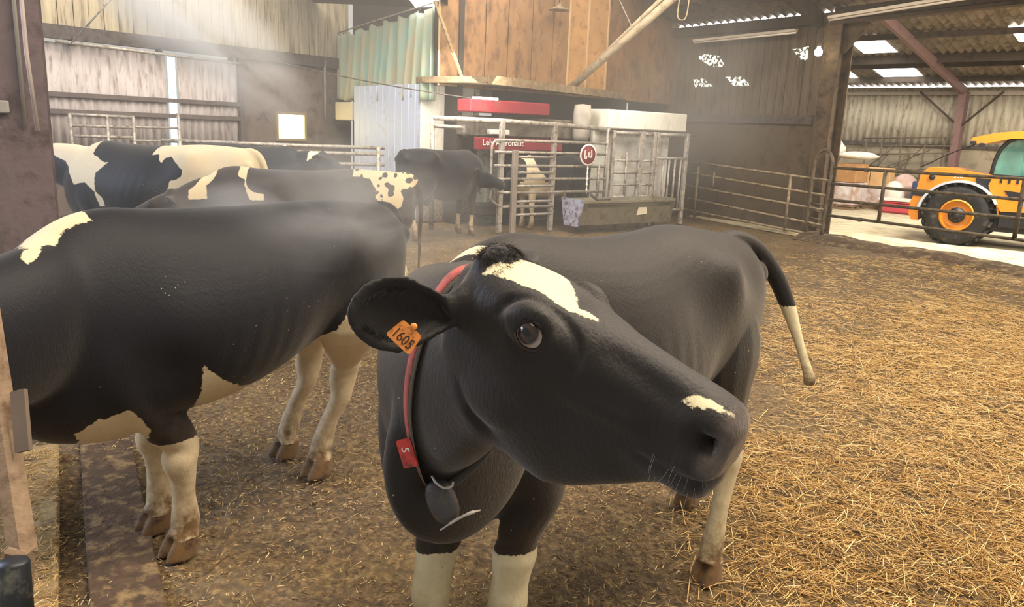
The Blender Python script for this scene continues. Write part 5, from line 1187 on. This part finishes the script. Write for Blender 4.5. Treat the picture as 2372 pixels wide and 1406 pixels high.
part(ld, 'cab_sill', MB().bar(q2[0], q2[1], .06, .06), BLK); part(ld, 'cab_pillar', MB().bar(TH.at(1.25, 1.38, -.07), TH.at(1.2, 2.1, -.07), .07, .07), BLK)
part(ld, 'seat', MB().box(TH.at(.85, 1.55, -.6), (.12, .5, .6), TH.R(), .03), BLK)
q = MB(); TH.poly(q, [(-.06, 1.99), (-.02, 2.06), (.35, 2.16), (.9, 2.22), (1.95, 2.22), (1.95, 2.10), (.6, 2.06), (.2, 1.96), (.02, 1.95)], -1.2, .02); part(ld, 'cab_roof', q, YEL)
q = MB(); TH.box(q, -.05, .05, 1.93, 2.0, -.1, .03, .01); TH.box(q, .1, .18, 1.90, 1.97, -.1, .03, .01); part(ld, 'work_lamp', q, BLK)
q = MB(); q.lathe([(0, .16), (.05, .15), (.06, .08), (.06, 0), (0, 0)], TH.at(.86, 2.21, -.3), (0, 0, 1), 16); part(ld, 'beacon', q, mat('beacon_red', '#e0604a', rough=.3), 'red beacon')
part(ld, 'lifting_arm', MB().bar(TH.at(-.55, 1.26, -1.0), TH.at(2.4, 1.20, -.9), .3, .28), YEL)
part(ld, 'hose', MB().tube(catmull([TH.at(-.9, 1.46, -.5), TH.at(-.4, 1.75, -.4), TH.at(-.0, 1.93, -.2)], 6), .012, 6), BLK)
q = MB(); q.lathe([(.03, 0), (.055, 0), (.055, .02), (.03, .02)], TH.at(-.60, 1.29, .0), TH.n, 16); q.lathe([(0, 0), (.02, 0), (.02, .03), (0, .03)], TH.at(-.60, 1.29, .0), TH.n, 10); part(ld, 'pivot_ring', q, BLK)
thR = Matrix((TH.d, Vector((0, 0, 1)), TH.d.cross(Vector((0, 0, 1))))).transposed().to_4x4()
lt = text_mesh('530', .11, 'lettering', mat('loader_letter', '#efe6d2', rough=.6), ld, Matrix.Translation(TH.at(-.16, 1.335, .006) - ld.location) @ thR, .002)
q = MB(); TH.poly(q, [(.98, 1.02), (1.06, 1.10), (1.08, 1.02), (1.03, .98)], .055, .06); part(ld, 'emblem', q, mat('loader_letter', '#efe6d2'))
# ---- goods stored in the hall
CARD = mat('cardboard', '#a87a4a', rough=.85, var=.12, dirt='#c79a68', dscale=2, damt=.3); CARDL = mat('cardboard_light', '#c9a06c', rough=.85, var=.1); FILM = mat('stretch_film', '#cfc3bd', rough=.3, var=.25, vscale=4, dirt='#a5806a', dscale=3, damt=.5, bump=.5, bscale=9); PAL = mat('pallet_wood', '#7a6144', rough=.9); WHB = mat('white_sack', '#d9d2c0', rough=.7, var=.15, bump=.4, bscale=8); SACK = mat('pink_sack', '#c4a494', rough=.75, var=.2, bump=.4, bscale=8)
def pallet_load(label, x, y, rz, w, d, h, top_m, bot_m, split=.55, group=None):
    e = empty('loaded_pallet', (x, y, .035), rz); tag(e, label, 'pallet', group)
    q = MB()
    for k in (-1, 0, 1): q.box((0, k*d*.42, .04), (w, .09, .08))
    for k in range(5): q.box((-w/2+w*(k+.5)/5, 0, .10), (w/5-.03, d, .025))
    q.build('pallet_base', PAL, e)
    q = MB(); q.box((0, 0, .12+h*split/2), (w*.97, d*.97, h*split), None, .03); o = q.build('wrapped_load', bot_m, e)
    n = 2; 
    for i in range(n):
        for j in range(n):
            q = MB(); q.box(((i-.5)*w*.48, (j-.5)*d*.48, .125+h*split+h*(1-split)/2), (w*.46, d*.46, h*(1-split)-.01), None, .015); q.build('carton', top_m, e)
    return e
pallet_load('film-wrapped pallet of brown cartons beside the hooped post', 9.25, 22.6, -.75, 1.25, 1.0, 1.15, CARD, FILM)
pallet_load('pallet of cartons just behind the hooped post', 8.35, 23.4, -.75, 1.0, 1.0, .95, CARDL, FILM)
pallet_load('pallet with light cartons right of the brown cartons', 10.45, 23.1, -.75, .9, .9, 1.05, CARDL, FILM, .5)
for i, (x, y, z, s, m_, lab) in enumerate(((8.55, 23.3, 1.15, (.5, .4, .34), SACK, 'round pinkish sack on top of the pallet behind the hoop'), (9.0, 23.0, 1.50, (.42, .4, .40), WHB, 'white sack with yellow tie highest on the pallets'), (9.55, 22.3, 1.38, (.55, .42, .12), WHB, 'flat white sack lying on the brown cartons'), (11.45, 23.3, .5, (.42, .4, .55), SACK, 'big pink sack standing right of the light cartons'), (10.8, 22.55, .45, (.3, .3, .42), WHB, 'white sack between light cartons and pink sack'))):
    q = MB(); R = rnd(i+40); q.ellipsoid((0, 0, 0), s, n=18, m=12); q.v = [(vx*(1+.08*math.sin(6*vz/s[2]+i)), vy*(1+.08*math.cos(5*vx/s[0])), max(vz, -s[2]*.82)) for vx, vy, vz in q.v]
    o = q.build('sack', m_, None, (x, y, z + (.15 if i < 3 else 0))); tag(o, lab, 'sack')
    if i == 1: MB().lathe([(.02, .0), (.06, .05), (.03, .1), (0, .1)], (0, 0, s[2]*.97), (0, 0, 1), 10).build('tie', mat('tie_yellow', '#e6d64a', rough=.5), o)
q = MB(); q.box((0, 0, .15), (1.2, .8, .28), None, .04); q.box((0, 0, .31), (1.24, .84, .04), None, .01); tag(q.build('crate', mat('crate_red', '#b8434b', rough=.6, var=.1), None, (10.75, 21.55, .035)), 'red flat crate on the hall floor left of the loader', 'crate').rotation_euler = (0, 0, -.75)
q = MB(); q.box((0, 0, 0), (1.3, .9, .05), None, .01); tag(q.build('board', WHB, None, (10.75, 21.55, .40)), 'pale board lying on the red crate', 'board').rotation_euler = (0, 0, -.7)
q = MB(); q.lathe([(0, .86), (.26, .86), (.29, .82), (.30, .6), (.285, .57), (.30, .54), (.30, .3), (.285, .27), (.30, .24), (.29, .02), (0, 0)], (11.45, 22.2, .035), (0, 0, 1), 24); tag(q.build('barrel', mat('barrel_blue', '#38466e', rough=.5, var=.1)), 'blue barrel between the pink sack and the loader', 'barrel')
# rusty bale frame and scrap
RUS = mat('rusty_bars', '#5d5040', rough=.8, var=.2)
rk = empty('scrap_rack', (12.3, 21.9, 0)); tag(rk, 'tangled rack of thin metal bars in front of the far wall', 'rack'); R = rnd(9)
def rkb(nm, a, b, r=.024): q = MB().tube([Vector(a) - rk.location, Vector(b) - rk.location], r, 6); q.build(nm, RUS, rk)
for k in range(5): p = FWP.at(-.9+k*.55, 0, .8 + .1*(k % 2)); rkb('upright', p, p + Vector((R.uniform(-.1, .1), 0, R.uniform(1.9, 2.3))))
for k in range(7): z = .5 + k*.26; rkb('bar', FWP.at(-1.0, z + R.uniform(-.1, .1), .8), FWP.at(1.5, z + R.uniform(-.2, .2), .85))
for k in range(7): rkb('stick', FWP.at(R.uniform(-1.2, .5), R.uniform(.6, 1.3), .95), FWP.at(R.uniform(-.4, 1.6), R.uniform(1.2, 2.0), .7), .018)
# ---- posts in the left foreground
FPW = mat('foreground_post', '#86705a', rough=.85, var=.25, vscale=9, dirt='#5f4a35', dscale=12, damt=.4, bump=.3, bscale=40)
fp = empty('feed_fence_post', (-1.12, 1.5, 0)); tag(fp, 'tan muck-splashed post leaning at the lower left corner', 'post')
part(fp, 'leaning_post', MB().bar((-1.315, 1.87, 1.57), (-1.035, 1.515, .90), .045, .05, (0, 1, 0), .008), FPW)
part(fp, 'foot', MB().bar((-1.04, 1.515, .93), (-1.16, 1.48, .0), .05, .05, (0, 1, 0), .008), FPW)
part(fp, 'flange', MB().bar((-1.105, 1.66, 1.23), (-1.068, 1.60, 1.11), .034, .012, (0, 1, 0)), mat('flange_grey', '#66584c', rough=.7, var=.2))
rl = empty('rubber_roller', (-1.0, 1.43, .92)); tag(rl, 'black rubber roller end at the lower left corner', 'roller')
q = MB(); q.lathe([(0, -.07), (.026, -.07), (.030, -.064), (.030, .038), (.026, .045), (0, .045)], (0, 0, -.02), (-.05, .1, .96), 24); q.build('roller', mat('roller_rubber', '#1f2226', rough=.45, dirt='#6d6a5c', dscale=9, damt=.3, var=.2), rl)
MB().tube([(0, 0, -.02), (-.05, .03, -.02), (-.3, .14, .02)], .02, 8).build('axle', STEEL, rl)
# ---- loose straw bedding: blades nobody could count
def blades(name, N, fx, lmin, lmax, r, material, seed, lift=.0, tilt=.12, gh=True):
    g = np.random.default_rng(seed); P = fx(g, N); n = len(P); L = g.uniform(lmin, lmax, n)*np.exp(g.normal(0, .25, n)); an = g.normal(-.55, 1.1, n); el = g.normal(0, tilt, n)
    d = np.stack([np.cos(an)*np.cos(el), np.sin(an)*np.cos(el), np.sin(el)], 1); z = ground_h(P[:, 0], P[:, 1]) + lift + np.abs(d[:, 2])*L*.5 + g.uniform(0, .02, n)
    c = np.stack([P[:, 0], P[:, 1], z], 1); s = np.stack([-np.sin(an), np.cos(an), np.zeros(n)], 1); u = np.cross(d, s); bend = u*(g.normal(0, .06, n)*L)[:, None]
    R_ = (r*g.uniform(.6, 1.4, n))[:, None]; V = []
    for t, cc in ((-.5, 0), (0., 1), (.5, 0)):
        base = c + d*(t*L)[:, None] + bend*cc
        for k in range(3): a = 2*math.pi*k/3; V.append(base + s*math.cos(a)*R_ + u*math.sin(a)*R_)
    V = np.stack(V, 1).reshape(-1, 3); o = np.arange(n)*9; F = []
    for seg in (0, 1):
        for k in range(3): F.append(np.stack([o+seg*3+k, o+seg*3+(k+1) % 3, o+seg*3+3+(k+1) % 3, o+seg*3+3+k], 1))
    F = np.concatenate(F, 0).astype(np.int32); me = bpy.data.meshes.new(name); me.vertices.add(len(V)); me.vertices.foreach_set('co', V.astype(np.float32).ravel())
    me.loops.add(F.size); me.loops.foreach_set('vertex_index', F.ravel()); me.polygons.add(len(F)); me.polygons.foreach_set('loop_start', np.arange(0, F.size, 4, dtype=np.int32)); me.update(calc_edges=True)
    at = me.attributes.new('tone', 'FLOAT', 'POINT'); at.data.foreach_set('value', np.repeat(g.random(n), 9).astype(np.float32)); me.materials.append(material)
    ob = bpy.data.objects.new(name, me); COL.objects.link(ob); return ob
def straw_mat(name, c0, c1, c2):
    m = bpy.data.materials.new(name); m.use_nodes = True; nt = m.node_tree; N = nt.nodes; L = nt.links; b = N['Principled BSDF']; b.inputs['Roughness'].default_value = .5
    a = N.new('ShaderNodeAttribute'); a.attribute_name = 'tone'; r = N.new('ShaderNodeValToRGB'); L.new(a.outputs['Fac'], r.inputs[0]); e = r.color_ramp.elements
    e[0].color = S(c0); e[1].color = S(c2); q = e.new(.5); q.color = S(c1); L.new(r.outputs[0], b.inputs['Base Color']); return m
def straw_mask(x, y):
    m = np.clip((x - (.70 + .33*(y-3)) + (hash_noise(x*1.1+5, y*1.1, 9)-.5)*1.3 + .15)/.7, 0, 1)
    return m*np.clip((9.6-y + (hash_noise(x*.9, y*.9, 12)-.5)*3)/2.0, .16, 1)*np.clip(.25+1.5*hash_noise(x*1.6, y*1.6, 10), 0, 1)
def pick(x0, x1, y0, y1, mask, near=True):
    def f(g, N):
        x = g.uniform(x0, x1, N*6); y = y0 + (y1-y0)*g.random(N*6)**1.5; k = g.random(N*6) < mask(x, y); return np.stack([x, y], 1)[k][:N]
    return f
SM = straw_mat('straw', '#9c7a42', '#cfa764', '#ecd09a'); CM = straw_mat('chaff', '#5e452b', '#97774a', '#dcc28e')
tag(blades('straw', 68000, pick(.3, 7.5, 2.0, 13, straw_mask), .05, .16, .0021, SM, 5, .004, .13), 'golden straw strewn over the floor at the right', 'straw', kind='stuff')
tag(blades('chaff', 80000, pick(-4, 6, 2.0, 9.5, lambda x, y: np.clip(.35+.9*hash_noise(x*2.2, y*2.2, 20), 0, 1)), .008, .034, .0020, CM, 6, .001, .2), 'short chaff trodden into the mud all over the pen floor', 'chaff', kind='stuff')
tag(blades('straw', 5000, lambda g, N: (lambda t, w: np.stack([-1.68 - .5*t - .866*w, 2.63 + .866*t - .5*w], 1))(g.uniform(-1.5, 1.5, N), g.uniform(.0, .6, N)), .015, .06, .0016, SM, 8, .072, .1), 'trampled straw lying on the raised slab strip at the lower left', 'straw', kind='stuff')
# ---- mist
def mist(name, label, c, s, dens, scale, lo, hi, col=(1, .96, .9), aniso=.2, R=None, ell=False, stretch=(1, 1, 1)):
    mb = MB(); mb.box((0, 0, 0), (2, 2, 2)) if not ell else mb.ellipsoid((0, 0, 0), (1, 1, 1), n=24, m=16); m = bpy.data.materials.new(name); m.use_nodes = True; nt = m.node_tree; N = nt.nodes; L = nt.links
    N.remove(N['Principled BSDF']); v = N.new('ShaderNodeVolumeScatter'); v.inputs['Color'].default_value = (*col, 1); v.inputs['Anisotropy'].default_value = aniso; L.new(v.outputs[0], N['Material Output'].inputs['Volume'])
    if scale:
        tc = N.new('ShaderNodeTexCoord'); mp = N.new('ShaderNodeMapping'); mp.inputs['Scale'].default_value = stretch; L.new(tc.outputs['Object'], mp.inputs[0])
        n = N.new('ShaderNodeTexNoise'); n.inputs['Scale'].default_value = scale; n.inputs['Detail'].default_value = 3; n.inputs['Distortion'].default_value = .6; L.new(mp.outputs[0], n.inputs['Vector'])
        r = N.new('ShaderNodeMapRange'); r.inputs[1].default_value = lo; r.inputs[2].default_value = hi; r.inputs[3].default_value = 0; r.inputs[4].default_value = dens; L.new(n.outputs[0], r.inputs[0])
        out = r.outputs[0]
        if ell:
            ln = N.new('ShaderNodeVectorMath'); ln.operation = 'LENGTH'; L.new(tc.outputs['Object'], ln.inputs[0]); f = N.new('ShaderNodeMapRange'); f.inputs[1].default_value = 1.0; f.inputs[2].default_value = .2; L.new(ln.outputs['Value'], f.inputs[0])
            mu = N.new('ShaderNodeMath'); mu.operation = 'MULTIPLY'; L.new(out, mu.inputs[0]); L.new(f.outputs[0], mu.inputs[1]); out = mu.outputs[0]
        L.new(out, v.inputs['Density'])
    else: v.inputs['Density'].default_value = dens
    o = mb.build(name, m); o.matrix_world = Matrix.Translation(c) @ (R or Matrix.Identity(3)).to_4x4() @ Matrix.Diagonal((*s, 1)); tag(o, label, 'mist', kind='stuff'); return o
mist('mist', 'thin mist filling the pen around the herd', (-1.9, 10.6, 2.4), (4.2, 7.6, 2.4), .012, 0, 0, 0)
mist('steam_plume', 'white spray plume drifting down at the upper left', (-4.5, 10.8, 3.2), (2.2, 1.1, .8), 2.6, 1.3, .38, .7, ell=True, R=Matrix.Rotation(math.radians(40), 3, 'Y'))
mist('steam_plume', 'soft steam rising from the back of the left black cow', (-.95, 3.75, 1.40), (.9, .8, .42), 2.6, 1.4, .42, .75, ell=True)
mist('steam_plume', 'brownish mist hanging between the milking stall and the dark wall', (3.2, 14.2, 2.6), (1.8, 1.6, 2.0), .5, .9, .35, .8, ell=True)
